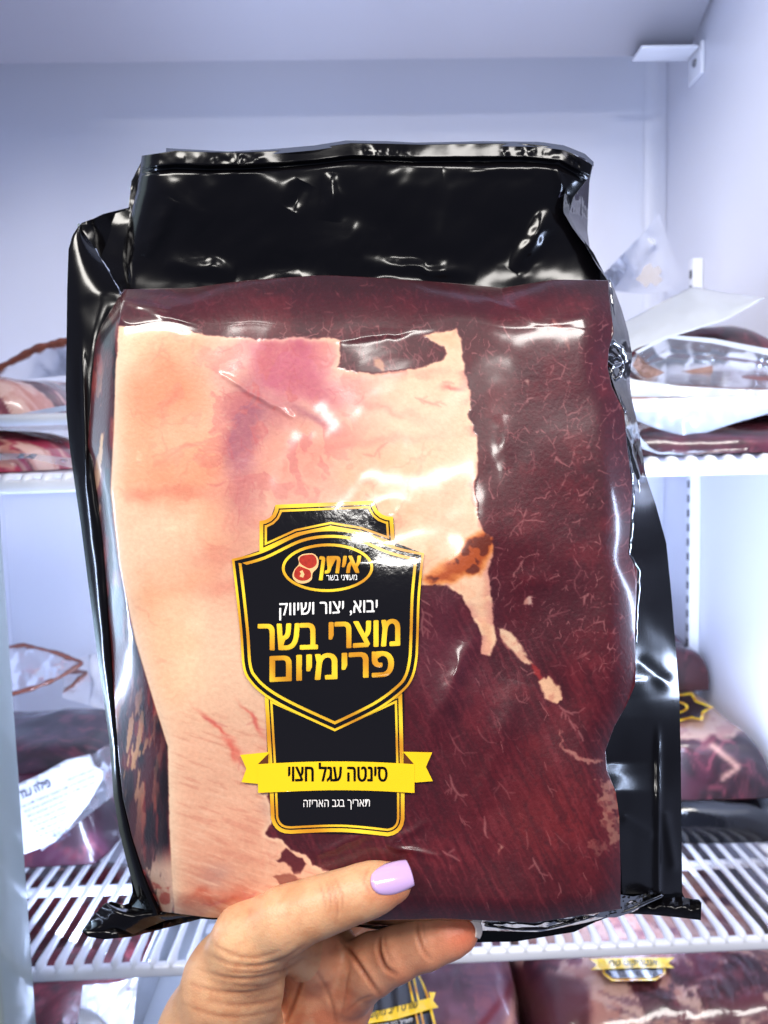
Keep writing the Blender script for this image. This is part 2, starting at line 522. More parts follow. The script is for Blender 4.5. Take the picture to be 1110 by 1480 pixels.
# ---- painting of the flesh: albedo only, in photograph-like sRGB, turned to linear at the end
X0, X1, Y0, Y1 = 118, 935, 385, 1345
gx, gy = np.meshgrid(np.arange(X0, X1, 1.0), np.arange(Y0, Y1, 1.0))
n1 = fbm(gx, gy, 40, 4, 1); n2 = fbm(gx, gy, 14, 3, 2); n3 = fbm(gx, gy, 110, 3, 3); n4 = fbm(gx, gy, 5, 2, 4)
wx = gx+(fbm(gx, gy, 22, 3, 50)-0.5)*16; wy = gy+(fbm(gx, gy, 22, 3, 51)-0.5)*16
wx2 = gx+(fbm(gx, gy, 60, 4, 52)-0.5)*70; wy2 = gy+(fbm(gx, gy, 60, 4, 53)-0.5)*70


def over(img, col, a):
    a = np.clip(a, 0, 1)[..., None]
    return img*(1-a)+np.asarray(col, float)*a


def blob(cx, cy, rx, ry, warp=2, rot=0, p=2):
    X, Y = (wx2, wy2) if warp == 2 else ((wx, wy) if warp == 1 else (gx, gy))
    c, s = math.cos(rot), math.sin(rot)
    u = (X-cx)*c+(Y-cy)*s; v = -(X-cx)*s+(Y-cy)*c
    return np.exp(-((np.abs(u)/rx)**p+(np.abs(v)/ry)**p))


# red muscle
red = np.zeros(gx.shape+(3,))+np.array([80, 12, 25.0])
red = over(red, (62, 12, 24), sstep(0.45, 0.75, n3)*0.6)
red = over(red, (118, 30, 38), sstep(0.5, 0.8, n1)*0.45)
red = over(red, (128, 34, 30), blob(800, 1180, 120, 110)*0.45)
red = over(red, (70, 14, 22), blob(700, 1290, 220, 40)*0.6)
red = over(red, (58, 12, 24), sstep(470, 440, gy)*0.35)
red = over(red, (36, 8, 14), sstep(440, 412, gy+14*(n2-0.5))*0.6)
# fibres: run steeply in the upper loin, obliquely in the lower one
th = np.where(gy < 860, 1.35, 1.05)
u = gx*np.cos(1.1)+gy*np.sin(1.1); v = -gx*np.sin(1.1)+gy*np.cos(1.1)
fib = fbm(v+6*n2, u, 5, 3, 9, 70)
low = sstep(-10, 60, (gy-860)-0.9*(gx-700)*0.5)
red = over(red, (140, 56, 62), sstep(0.52, 0.8, fib)*(0.08+0.24*low))
red = over(red, (50, 8, 18), sstep(0.50, 0.25, fib)*(0.08+0.24*low))
red = over(red, (126, 54, 62), sstep(0.60, 0.85, fbm(gx, gy, 3.4, 2, 11, 5))*0.22)
red = over(red, (54, 10, 18), sstep(0.40, 0.2, fbm(gx, gy, 4.4, 2, 12, 6))*0.30)
red = over(red, (126, 58, 76), blob(640, 930, 60, 90)*0.35+blob(820, 560, 70, 90)*0.12)

# fat cover
FAT = [(172, 470), (230, 474), (330, 487), (380, 490), (435, 487), (495, 491), (492, 515), (488, 530), (510, 538), (545, 541), (600, 532),
       (640, 521), (646, 510), (640, 500), (625, 493), (612, 484), (660, 474), (668, 500), (672, 540), (681, 570), (677, 600), (690, 630),
       (691, 665), (687, 700), (692, 750), (702, 770), (713, 776), (713, 790), (706, 830), (709, 850), (712, 900), (719, 925), (710, 950), (696, 946),
       (697, 920), (682, 890), (667, 860), (645, 846), (610, 848), (570, 862), (540, 960), (480, 1060), (420, 1120), (387, 1150), (394, 1186),
       (384, 1205), (404, 1212), (422, 1228), (446, 1238), (452, 1252), (482, 1262), (440, 1282), (420, 1330), (300, 1345), (228, 1330), (250, 1319), (246, 1260), (243, 1196),
       (240, 1079), (218, 1012), (192, 926), (169, 813), (157, 710), (161, 620), (165, 540)]
sd = poly_sd(gx+(n2-0.5)*7+(n4-0.5)*2, gy+(fbm(gx, gy, 12, 3, 60)-0.5)*7+(fbm(gx, gy, 5, 2, 61)-0.5)*2, FAT)
fat = np.zeros(gx.shape+(3,))+np.array([247, 200, 166.0])
fat = over(fat, (242, 176, 134), sstep(0.42, 0.7, n3)*0.7)
fat = over(fat, (250, 214, 178), sstep(0.52, 0.78, n1)*0.6)
fat = over(fat, (238, 150, 110), blob(240, 560, 60, 50)*0.7+blob(290, 700, 60, 40)*0.5+blob(270, 850, 70, 26)*0.55+blob(250, 600, 90, 120)*0.45)
fat = over(fat, (222, 112, 92), (blob(262, 710, 60, 9, 1)+blob(320, 850, 50, 14, 1)+blob(200, 720, 20, 10, 1)+blob(300, 805, 30, 20, 1))*0.42)
fat = over(fat, (250, 210, 165), blob(260, 950, 50, 130)*0.6+blob(210, 480, 60, 40)*0.5)
# bruised, blood-tinted area
fat = over(fat, (206, 104, 124), blob(420, 520, 72, 50)*1.1+blob(470, 575, 90, 34, 2, 0.35)*0.6)
fat = over(fat, (188, 84, 104), blob(400, 510, 40, 34)*0.8+blob(450, 560, 60, 18, 1, 0.5)*0.8+blob(430, 500, 30, 12, 1)*0.6+blob(405, 600, 30, 20, 1)*0.5)
fat = over(fat, (158, 80, 100), blob(352, 650, 26, 96, 1)*0.9+blob(372, 600, 40, 34, 1)*0.6+blob(345, 640, 14, 30, 1)*0.5+blob(450, 600, 44, 9, 1, 0.4)*0.6+blob(470, 612, 26, 6, 1, 0.5)*0.7)
fat = over(fat, (214, 136, 122), blob(440, 650, 95, 50)*0.65+blob(400, 710, 80, 40)*0.5+blob(330, 780, 34, 90)*0.35)
fat = over(fat, (200, 96, 96), (sstep(0.60, 0.66, fbm(wx2, wy2, 26, 4, 70)))*blob(400, 600, 120, 130, 0)*0.65)
fat = over(fat, (250, 208, 176), blob(590, 600, 90, 46, 1)*0.8+blob(640, 690, 60, 60, 1)*0.6)
fat = over(fat, (226, 120, 110), blob(520, 640, 110, 7, 1, -0.1)*0.35+blob(655, 560, 16, 4, 1)*0.8+blob(555, 590, 60, 7, 1, 0.3)*0.35+blob(610, 540, 40, 6, 1)*0.3)
# lower, greyer pink part
lowf = sstep(980, 1090, gy)*sstep(200, 230, gx)
fat = over(fat, (226, 168, 138), lowf*0.75)
fat = over(fat, (210, 138, 110), lowf*blob(310, 1250, 80, 70)*0.55)
fat = over(fat, (196, 88, 62), blob(300, 1302, 44, 12)*0.75+blob(345, 1290, 30, 10, 1)*0.5+blob(255, 1308, 14, 8, 1)*0.6)
fat = over(fat, (170, 130, 124), blob(310, 1265, 22, 16, 1)*0.45+blob(395, 1165, 12, 40, 1)*0.55)
fat = over(fat, (216, 84, 70), (blob(310, 1050, 34, 4, 1, 0.75)+blob(335, 1085, 24, 5, 1, 1.0)+blob(365, 1040, 26, 3, 1, 1.0))*0.7)
st = fbm(gx*0.9+gy*0.35, gy-gx*0.35, 34, 4, 71, 5)
fat = over(fat, (240, 190, 160), sstep(0.55, 0.75, st)*lowf*0.5)
fat = over(fat, (196, 120, 98), sstep(0.42, 0.25, st)*lowf*0.35)
# capillaries and small marks in the fat
fat = over(fat, (206, 90, 80), sstep(0.03, 0.0, np.abs(fbm(wx2, wy2, 70, 4, 81)-0.5))*sstep(0.5, 0.65, n3)*0.16)
fat = over(fat, (252, 222, 190), sstep(0.02, 0.0, np.abs(fbm(wx2, wy2, 90, 3, 83)-0.47))*0.10)
fat = over(fat, (232, 160, 130), (n4-0.5)*0.25+0.05)
# pale rind along the cut edge
fat = over(fat, (250, 216, 178), np.exp(-(np.clip(sd, 0, None)/6.0)**2)*sstep(150, 250, gy)*0.55)
fat = over(fat, (246, 214, 180), np.exp(-(np.clip(gx-fx(LI, gy), 0, None)/16.0)**2)*0.55)
fat = over(fat, (206, 120, 112), np.exp(-(np.clip(sd, 0, None)/9.0)**2)*sstep(0.45, 0.62, fbm(gx, gy, 26, 3, 95))*sstep(480, 560, gx)*0.55)
# brown blood clot at the right-hand edge
CLOT = [(610, 838), (640, 815), (668, 790), (692, 768), (714, 774), (713, 792), (700, 812), (690, 830), (668, 832), (645, 842), (618, 842)]
cs = poly_sd(wx, wy, CLOT)
fat = over(fat, (226, 130, 60), sstep(-8, 3, cs)*0.85)
fat = over(fat, (168, 66, 18), sstep(-1, 8, cs+(n2-0.5)*12)*0.85)
fat = over(fat, (92, 28, 12), sstep(4, 9, cs+(n2-0.5)*20)*sstep(0.5, 0.62, n2)*0.8)

a = sstep(-1.6, 2.2, sd)
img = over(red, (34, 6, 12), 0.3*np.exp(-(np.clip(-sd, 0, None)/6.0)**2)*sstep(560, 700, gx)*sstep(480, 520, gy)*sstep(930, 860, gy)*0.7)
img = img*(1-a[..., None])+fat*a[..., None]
# dark islands in the fat under the label
isl = poly_sd(wx, wy, [(398, 1240), (412, 1226), (424, 1236), (440, 1240), (446, 1252), (438, 1264), (420, 1262), (412, 1248)])
img = over(img, (92, 30, 36), sstep(-1, 2, isl))
isl = poly_sd(wx, wy, [(392, 1266), (420, 1262), (440, 1270), (470, 1266), (440, 1280), (400, 1278)])
img = over(img, (120, 50, 40), sstep(-1, 2, isl)*0.7)


def piece(poly, col=(236, 196, 160), al=0.95, j=1.0, seed=0):
    global img
    q = poly_sd(gx+(n2-0.5)*10*j+(n4-0.5)*5*j, gy+(n1-0.5)*10*j+(n4-0.5)*5*j, poly)
    c = over(np.zeros(gx.shape+(3,))+np.array(col, float), (200, 120, 100), sstep(0.5, 0.8, n2)*0.5)
    aa = (sstep(-1.8, 2.6, q)*(1-0.5*sstep(0.5, 0.7, fbm(gx, gy, 9, 3, 97))*(al < 0.8)))[..., None]*al
    img = img*(1-aa)+c*aa


piece([(718, 908), (734, 912), (748, 922), (762, 945), (770, 958), (760, 958), (742, 940), (728, 928)])
piece([(766, 955), (778, 966), (786, 982), (778, 984), (768, 970)], (150, 40, 40))
piece([(777, 985), (792, 978), (806, 990), (812, 1008), (804, 1018), (786, 1010)], (242, 190, 150))
piece([(538, 518), (548, 518), (560, 530), (554, 537), (541, 530)], (216, 160, 120), 0.8)
piece([(812, 1058), (822, 1080), (846, 1092), (872, 1096), (868, 1104), (848, 1102), (826, 1094), (812, 1076)], (216, 160, 140), 0.6, 1.8)
piece([(862, 1130), (888, 1132), (892, 1170), (890, 1215), (878, 1222), (872, 1190), (858, 1160), (870, 1150)], (206, 156, 130), 0.6, 2.2)
piece([(852, 1215), (870, 1210), (876, 1225), (858, 1234)], (190, 140, 118), 0.35, 2)
piece([(800, 462), (816, 474), (826, 496), (824, 508), (812, 490), (798, 474)], (190, 130, 110), 0.6)
piece([(762, 862), (770, 860), (768, 874), (758, 874)], (226, 190, 170), 0.8)
piece([(758, 552), (764, 548), (766, 560)], (226, 190, 170), 0.6)
piece([(720, 1220), (728, 1224), (724, 1236)], (220, 170, 150), 0.6)
piece([(198, 650), (205, 655), (204, 670), (196, 668)], (250, 205, 165), 0.7, 0.2)

# marbling: short branching threads of fat
marb = np.zeros(gx.shape)


def thread(x, y, ang, L, wd, al, depth=0):
    n = max(3, int(L/4)); pts = [(x, y)]; a_ = ang
    for k in range(n):
        a_ += RNG.normal(0, 0.16)
        x += 4*math.cos(a_); y += 4*math.sin(a_); pts.append((x, y))
        if depth < 2 and RNG.rand() < 0.13:
            thread(x, y, a_+RNG.choice([-1, 1])*RNG.uniform(0.5, 1.2), L*RNG.uniform(0.25, 0.6), wd*0.8, al*0.85, depth+1)
    for k in range(n):
        (ax, ay), (bx, by) = pts[k], pts[k+1]
        i0 = int(min(ax, bx)-X0-5); i1 = int(max(ax, bx)-X0+6); j0 = int(min(ay, by)-Y0-5); j1 = int(max(ay, by)-Y0+6)
        if i0 < 0 or j0 < 0 or i1 >= gx.shape[1] or j1 >= gx.shape[0]: continue
        sx, sy = gx[j0:j1, i0:i1], gy[j0:j1, i0:i1]
        d, _ = seg_dist(sx, sy, ax, ay, bx, by)
        ww = wd*(1-0.75*abs(2*(k+0.5)/n-1)**2)
        marb[j0:j1, i0:i1] = np.maximum(marb[j0:j1, i0:i1], al*np.exp(-(d/ww)**2))


# fine blood vessels in the stained part of the fat
keep = marb; marb = np.zeros(gx.shape)
for k in range(70):
    r_ = RNG.normal(0, 1, 2)
    thread(415+46*r_[0], 530+30*r_[1], RNG.choice([0.4, 1.2, 2.6])+RNG.normal(0, .4), RNG.choice([8, 16, 26]), 1.0, 0.5*RNG.rand())
for k in range(40):
    thread(350+16*RNG.normal(), 650+50*RNG.normal(), 1.5+RNG.normal(0, .4), RNG.choice([8, 16, 30]), 1.1, 0.5*RNG.rand())
for (x_, y_, a_, L_) in ((292, 1035, .7, 60), (345, 1098, .9, 40), (365, 1030, 1.1, 36), (300, 700, .2, 40), (640, 552, .1, 26), (560, 640, 2.9, 40), (600, 575, .3, 60), (455, 610, .6, 50), (370, 1290, 2.6, 50), (330, 1302, 3.0, 40)):
    thread(x_, y_, a_, L_*0.7, 2.4, 0.4)
img = over(img, (186, 72, 76), marb*a*0.7)
marb = keep
# left side of the cut: dark flesh with cream streaks seen through the film
sidem = sstep(0, 3, (fx(LI, gy)-gx))
side = np.zeros(gx.shape+(3,))+np.array([70, 18, 24.0])
side = over(side, (24, 6, 12), sstep(0.45, 0.7, fbm(gx, gy, 12, 3, 90, 60)))
side = over(side, (150, 44, 36), sstep(0.58, 0.74, fbm(gx, gy, 9, 3, 91, 44))*0.6)
stw = fbm(gx+0.12*gy, gy, 7, 3, 92, 46)
side = over(side, (206, 160, 112), sstep(0.54, 0.62, stw)*(blob(146, 690, 14, 90, 0)+blob(190, 1090, 34, 110, 0)+blob(150, 600, 10, 60, 0)*0.8)*0.9)
side = over(side, (232, 190, 160), sstep(0.40, 0.5, stw+0.12*n2)*sstep(1215, 1260, gy)*sstep(4, 8, gx-fx(LO, gy))*0.9)
side = over(side, (170, 60, 50), sstep(0.6, 0.7, n2)*sstep(1220, 1260, gy)*0.7)
img = img*(1-sidem[..., None])+side*sidem[..., None]

for k in range(150):       # loin at the right
    x = RNG.uniform(690, 915); y = RNG.uniform(470, 1010)
    thread(x, y, RNG.choice([1.4, 1.2, 0.5, -0.6, 1.9])+RNG.normal(0, 0.25), RNG.choice([5, 8, 12, 20], p=[.4, .3, .22, .08]), RNG.uniform(0.6, 1.2), 0.12+0.65*RNG.rand()**2.2)
for k in range(40):
    thread(RNG.uniform(490, 640), RNG.uniform(470, 530), RNG.uniform(0.8, 2.2), RNG.choice([8, 14, 22]), 1.1, RNG.uniform(0.3, 0.7))
for k in range(60):       # top side
    thread(RNG.uniform(200, 880), RNG.uniform(412, 470), RNG.uniform(-0.5, 1.2), RNG.choice([4, 6, 9]), 0.9, RNG.uniform(0.1, 0.35))
for k in range(170):       # lower part, oblique
    x = RNG.uniform(590, 900); y = RNG.uniform(860, 1320)
    if y < 860+(x-700)*0.9: continue
    thread(x, y, 1.12+RNG.normal(0, 0.16), RNG.choice([6, 10, 16, 26]), RNG.uniform(0.6, 1.2), 0.08+0.6*RNG.rand()**2.5)
for (x, y, an, L) in ((700, 760, -1.2, 60), (770, 650, 1.5, 60), (840, 820, 1.9, 50), (785, 900, -0.7, 90), (650, 1060, 1.1, 80), (720, 1130, 0.9, 70), (760, 1200, 1.1, 60), (690, 1050, 1.2, 60)):
    thread(x, y, an, L*0.5, 1.3, 0.4)
for (x_, y_, a_, L_) in ((808, 1020, 0.95, 26), (822, 1038, 1.1, 22), (836, 1056, 1.0, 18), (700, 1180, 1.15, 34), (640, 1230, 1.0, 30), (770, 1240, 1.2, 26), (610, 880, 1.4, 40), (650, 1120, 1.15, 40)):
    thread(x_, y_, a_, L_, 2.0, 0.6)
# connective-tissue network: broken edges of stretched cells
def worley(x, y, sc, seed):
    xi = np.floor(x/sc); yi = np.floor(y/sc); f1 = np.full(x.shape, 9.0); f2 = np.full(x.shape, 9.0)
    for dx in (-1, 0, 1):
        for dy in (-1, 0, 1):
            cx_ = xi+dx; cy_ = yi+dy
            d = np.hypot(cx_+_hash(cx_, cy_, seed)-x/sc, cy_+_hash(cx_, cy_, seed+7)-y/sc)
            f2 = np.minimum(f2, np.maximum(f1, d)); f1 = np.minimum(f1, d)
    return f2-f1


u2 = wx+0.25*wy; v2 = wy*0.62
net = sstep(0.055, 0.0, worley(u2, v2, 26, 5))*sstep(0.50, 0.64, fbm(gx, gy, 17, 3, 150))*0.75
net2 = sstep(0.075, 0.0, worley(u2+40, v2, 15, 8))*sstep(0.56, 0.66, fbm(gx, gy, 12, 3, 151))*0.6
net = np.maximum(net, net2)*(0.08+0.92*sstep(60, -20, (gy-860)-0.6*(gx-700)))*sstep(440, 480, gy+0*gx)
marb = np.maximum(marb, net)
am = marb*(1-a)*(1-sidem)
img = over(img, (196, 136, 130), am*0.85)
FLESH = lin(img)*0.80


def flesh_at(x, y):
    i = np.clip(((np.asarray(x)-X0)), 0, gx.shape[1]-1.001); j = np.clip((np.asarray(y)-Y0), 0, gx.shape[0]-1.001)
    i0 = i.astype(int); j0 = j.astype(int); fi = (i-i0)[..., None]; fj = (j-j0)[..., None]
    return (FLESH[j0, i0]*(1-fi)+FLESH[j0, i0+1]*fi)*(1-fj)+(FLESH[j0+1, i0]*(1-fi)+FLESH[j0+1, i0+1]*fi)*fj


pack = thing('meat_pack', 'big black-edged vacuum pack of sirloin with gold and black label, held up by the hand', 'meat pack', tuple(P(560, 1325, 0.27)))

# the cut of meat: front grid plus a back so that it is a solid slab
NR, NC = 800, 640
vv, uu = np.meshgrid(np.linspace(0, 1, NR), np.linspace(0, 1, NC), indexing='ij')
yt = fx(TO, 184+uu*694, 0); yb2 = fx(BO, 229+uu*668, 0)
py = yt+(yb2-yt)*vv
for _ in range(4):
    xl = fx(LO, py); xr = fx(RO, py)
    px = xl+(xr-xl)*uu
    yt = fx(TO, px, 0); yb2 = fx(BO, px, 0); py = yt+(yb2-yt)*vv
dep = surf(px, py)
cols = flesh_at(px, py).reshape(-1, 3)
# fat stands slightly proud, threads and grain give fine relief
av = np.clip((a[(np.clip(py-Y0, 0, gx.shape[0]-1)).astype(int), (np.clip(px-X0, 0, gx.shape[1]-1)).astype(int)]), 0, 1)
dep = dep-0.00006*av
front = P(px, py, dep).reshape(-1, 3)
F = grid_faces(NR, NC)
# rim + back
ri = np.concatenate([np.arange(NC), np.arange(1, NR)*NC+NC-1, (NR-1)*NC+np.arange(NC-2, -1, -1), np.arange(NR-2, 0, -1)*NC])
rimx = px.ravel()[ri]; rimy = py.ravel()[ri]
back = P(rimx+(560-rimx)*0.03, rimy+(860-rimy)*0.03, basedep(rimy)+0.048)
V = np.concatenate([front, back]); nb = len(front); n = len(ri)
k = np.arange(n); k2 = (k+1) % n
Fs = np.stack([ri[k], ri[k2], nb+k2, nb+k], -1)
Fall = np.concatenate([F, Fs])
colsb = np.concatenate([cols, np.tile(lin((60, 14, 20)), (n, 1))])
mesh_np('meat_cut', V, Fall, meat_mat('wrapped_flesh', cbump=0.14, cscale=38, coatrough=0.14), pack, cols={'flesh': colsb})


# ---- black back sheet with sealed flanges
SIL = [(205, 232), (190, 262), (186, 300), (150, 309), (135, 316), (118, 322), (106, 338), (99, 360), (97, 420), (96, 500), (95, 560), (96, 600), (101, 650),
       (108, 700), (117, 760), (127, 840), (135, 900), (142, 960), (151, 1020), (159, 1080), (164, 1150), (172, 1200), (182, 1240), (190, 1270), (192, 1290), (186, 1306), (178, 1308),
       (160, 1303), (150, 1307), (134, 1324), (118, 1346), (128, 1354), (150, 1358), (190, 1354), (230, 1344), (290, 1328), (330, 1330), (420, 1338), (520, 1340), (600, 1352), (690, 1362), (745, 1361), (830, 1347), (862, 1332),
       (900, 1318), (960, 1322), (1013, 1330), (1014, 1304), (1010, 1300), (990, 1298), (986, 1290), (985, 1190), (984, 1090), (982, 1010), (977, 940), (970, 855), (963, 785), (948, 730), (935, 692),
       (926, 650), (918, 605), (905, 560), (906, 520), (902, 480), (893, 440), (880, 405), (850, 395), (700, 395), (400, 395), (250, 400)]


def sheet(name, poly, depfn, m, parent, step=14, thick=0.0, cuts=True, cols=None):
    """flat polygon drawn at photo pixels, cut into a fine net and given depth"""
    tri = tessellate_polygon([[Vector((x, y, 0)) for x, y in poly]])
    bm = bmesh.new(); vs = [bm.verts.new((x, y, 0)) for x, y in poly]
    for t in tri:
        try: bm.faces.new([vs[i] for i in t])
        except ValueError: pass
    if cuts:
        P_ = np.array(poly)
        for ax in (0, 1):
            lo, hi = P_[:, ax].min(), P_[:, ax].max()
            v_ = math.floor(lo/step)*step+step
            while v_ < hi:
                co = [0, 0, 0]; co[ax] = v_+0.0137; no = [0, 0, 0]; no[ax] = 1
                bmesh.ops.bisect_plane(bm, geom=bm.verts[:]+bm.edges[:]+bm.faces[:], plane_co=co, plane_no=no, dist=1e-5)
                v_ += step
    bmesh.ops.triangulate(bm, faces=bm.faces[:])
    bm.verts.ensure_lookup_table()
    xy = np.array([(v.co.x, v.co.y) for v in bm.verts])
    F_ = np.array([[v.index for v in f.verts] for f in bm.faces]); bm.free()
    d = depfn(xy[:, 0], xy[:, 1])
    V_ = P(xy[:, 0], xy[:, 1], d)
    # orient towards the camera
    nrm = np.cross(V_[F_[:, 1]]-V_[F_[:, 0]], V_[F_[:, 2]]-V_[F_[:, 0]])
    flip = (nrm*(CAM-V_[F_[:, 0]])).sum(1) < 0
    F_[flip] = F_[flip][:, ::-1]
    o = mesh_np(name, V_, F_, m, parent)
    if thick:
        md = o.modifiers.new('thickness', 'SOLIDIFY'); md.thickness = thick; md.offset = -1
    return o


def backdep(x, y):
    d = basedep(y)+0.0255+0.0175*sstep(130, 230, x+(700-y)*0.06)+0.004*(fbm(x, y, 70, 3, 120)-0.5)+0.0012*(fbm(x, y, 16, 2, 121)-0.5)
    # flange ripples on the right-hand side
    d = d-0.0022*np.exp(-((x-952)/5.0)**2)*sstep(1000, 1080, y)
    d = d+0.003*np.sin((y-560)/26.0)*sstep(900, 960, x)*sstep(1120, 1180, y)*0.5
    d = d-0.010*sstep(1310, 1350, y)*sstep(260, 160, x)-0.004*sstep(1296, 1312, y)*sstep(940, 1000, x)
    return d


sheet('back_sheet', SIL, backdep, M['black'], pack, step=9, thick=0.00015)


def ruled(name, A, B, m, parent, nr=60, nc=24, dfn=None, prof=None, sm=1, wrapd=None):
    """surface between two polylines of (px, py, depth-recess) points"""
    A = smoothpts(A, nr, sm); B = smoothpts(B, nr, sm)
    t = np.linspace(0, 1, nc)
    Q = A[:, None, :]*(1-t)[None, :, None]+B[:, None, :]*t[None, :, None]
    px_, py_, q = Q[..., 0], Q[..., 1], Q[..., 2]
    if prof is not None: q = q-prof(t)[None, :]
    d = basedep(py_)+q
    if dfn is not None: d = d-dfn(px_, py_)
    V_ = P(px_, py_, d).reshape(-1, 3)
    return mesh_np(name, V_, grid_faces(nr, nc), m, parent)


# ---- black top flap with its crimped hem
TT = [(205, 225), (214, 219), (235, 217), (330, 221), (400, 218), (455, 214), (500, 207), (520, 206), (600, 209), (700, 207), (780, 208), (815, 214), (838, 224), (856, 238)]
TB = [(170, 418), (184, 421), (230, 419), (275, 417), (320, 411), (357, 406), (456, 399), (480, 399), (560, 403), (653, 410), (726, 418), (800, 407), (860, 405), (880, 408)]
TT = smoothpts(TT, 14, 0); TB = smoothpts(TB, 14, 0)
nr, nc = 220, 520
A = resample(TT, nc); B = resample(TB, nc)
t = np.linspace(0, 1, nr)[:, None]
px = A[None, :, 0]*(1-t)+B[None, :, 0]*t; py = A[None, :, 1]*(1-t)+B[None, :, 1]*t
# side outlines: narrow waist on the left, fold crease on the right
le = np.interp(np.linspace(0, 1, nr), [0, .25, .55, .8, 1], [0, 2, -2, -5, 0])[:, None]
px = px+le*np.linspace(1, 0, nc)[None, :]
re = np.interp(np.linspace(0, 1, nr), [0, .1, .28, .42, .55, .75, 1], [0, -6, -34, -44, -36, -16, 0])[:, None]
px = px+re*np.linspace(0, 1, nc)[None, :]**6
rec = 0.012+0.012*sstep(225, 410, py)
h = np.zeros(px.shape)
h += 0.0070*(fbm(px, py, 150, 2, 200)-0.5)+0.0014*(fbm(px+0.4*py, py, 56, 2, 201)-0.5)
tt_ = t*np.ones_like(px)
hem = np.exp(-((tt_-0.055)/0.030)**2)
h += hem*0.0016*(fbm(px, py, 13, 2, 203, 50)-0.5)*sstep(0.3, 0.7, fbm(px, py, 70, 2, 204))
h -= 0.0012*np.exp(-((tt_-0.13)/0.018)**2)
h += 0.0014*sstep(0.11, 0.09, tt_)
# named creases: (from)-(to), width, height
for (ax, ay, bx, by, wd, hh) in ((250, 290, 208, 372, 10, .0022), (235, 378, 340, 396, 11, .0022), (340, 396, 480, 378, 16, -.0020), (520, 380, 690, 395, 10, .0018),
                                 (800, 305, 742, 392, 9, .0032), (480, 250, 478, 320, 9, .0018), (440, 262, 420, 300, 9, -.0016), (560, 330, 430, 378, 22, .0016),
                                 (816, 282, 800, 240, 6, .002), (640, 246, 820, 242, 8, .001), (215, 245, 300, 330, 14, .0012)):
    dd, t_ = seg_dist(px+9*(fbm(px, py, 26, 2, int(ax))-0.5), py+9*(fbm(px, py, 26, 2, int(ay))-0.5), ax, ay, bx, by)
    h += 0.8*hh*np.exp(-(dd/(1.25*wd))**2)*np.sin(np.clip(t_, 0.0, 1.0)*math.pi)**0.8
rec = rec+0.006*np.linspace(0, 1, nc)[None, :]**24
# left end curls back
rec = rec+0.012*np.exp(-np.linspace(0, 1, nc)[None, :]*60)
dF = basedep(py)+rec-h
mesh_np('top_flap', P(px, py, dF).reshape(-1, 3), grid_faces(nr, nc), M['black'], pack).modifiers.new('t', 'SOLIDIFY').thickness = 0.0002
# heat-sealed clear lip above the hem
lipA = [(240, 214), (330, 219), (400, 215), (455, 210), (500, 203), (560, 204), (600, 206), (700, 204), (780, 205), (815, 210), (845, 222), (858, 234)]
lipB = [(x, y+7) for x, y in lipA]
ruled('sealed_lip', [(x, y, .0125) for x, y in lipA], [(x, y, .0118) for x, y in lipB], M['lip'], pack, nr=260, nc=5, dfn=lambda x, y: 0.0004*np.sin(x/9.1+3*np.sin(x/50)), sm=0)
# folded strip of film behind the right end of the flap
ruled('folded_end', [(838, 222, .017), (822, 256, .019), (815, 284, .017), (814, 306, .018), (828, 330, .020), (846, 354, .022), (862, 382, .023), (880, 408, .025)],
      [(857, 238, .030), (852, 262, .036), (850, 300, .040), (849, 335, .040), (853, 362, .034), (866, 384, .030), (876, 400, .028), (883, 412, .027)], M['smoke'], pack, nr=90, nc=24,
      dfn=lambda x, y: 0.0012*(fbm(x, y, 14, 2, 310)-0.5))
# top left gusset: dark pocket behind the flap, with a raised film ridge
ruled('side_gusset', [(116, 324, .038), (126, 340, .036), (140, 364, .032), (156, 392, .028), (172, 416, .026), (184, 432, .024)],
      [(186, 303, .036), (188, 320, .036), (186, 350, .034), (184, 380, .032), (182, 405, .030), (186, 430, .026)], M['black'], pack, nr=50, nc=24,
      dfn=lambda x, y: 0.0012*(fbm(x, y, 40, 2, 320)-0.5))
# left wing
lw_out = [(113, 327), (104, 342), (99, 362), (97, 420), (96, 500), (95, 560), (96, 600), (101, 650), (108, 700), (117, 760), (127, 840), (135, 900), (142, 960), (151, 1020), (159, 1080), (164, 1150), (172, 1200), (182, 1240), (190, 1270), (200, 1300), (214, 1322)]
lw_in = [(120, 330), (138, 362), (154, 390), (170, 418), (172, 436), (160, 460), (148, 500), (141, 540), (137, 610), (137, 650), (140, 690), (149, 760), (153, 800), (160, 880), (163, 940), (169, 1022), (174, 1090), (181, 1155), (194, 1210), (209, 1258), (232, 1320)]
A = resample(lw_out, 200); Bq = []
li = np.array(lw_in, float); lo = np.array(lw_out, float)
Bq = np.stack([np.interp(A[:, 1], li[:, 1], li[:, 0]), A[:, 1]], 1)
rin = np.interp(A[:, 1], [325, 420, 560, 1320], [.030, .020, .0185, .0185])
lwA = np.c_[A, np.full(200, .0225)]; lwB = np.c_[Bq, rin]
lwB = lwB+(lwB-lwA)*[0.02, 0, 0]
ruled('left_wing', lwA, lwB, M['black'], pack, nr=200, nc=26, sm=0,
      prof=lambda t: 0.003*np.sin(t*math.pi), dfn=lambda x, y: 0.0022*(fbm(x, y, 46, 2, 330, 90)-0.5)+0.0012*np.exp(-((x-(121+0.03*(y-560)))/3.0)**2)*sstep(480, 560, y)*sstep(720, 640, y))


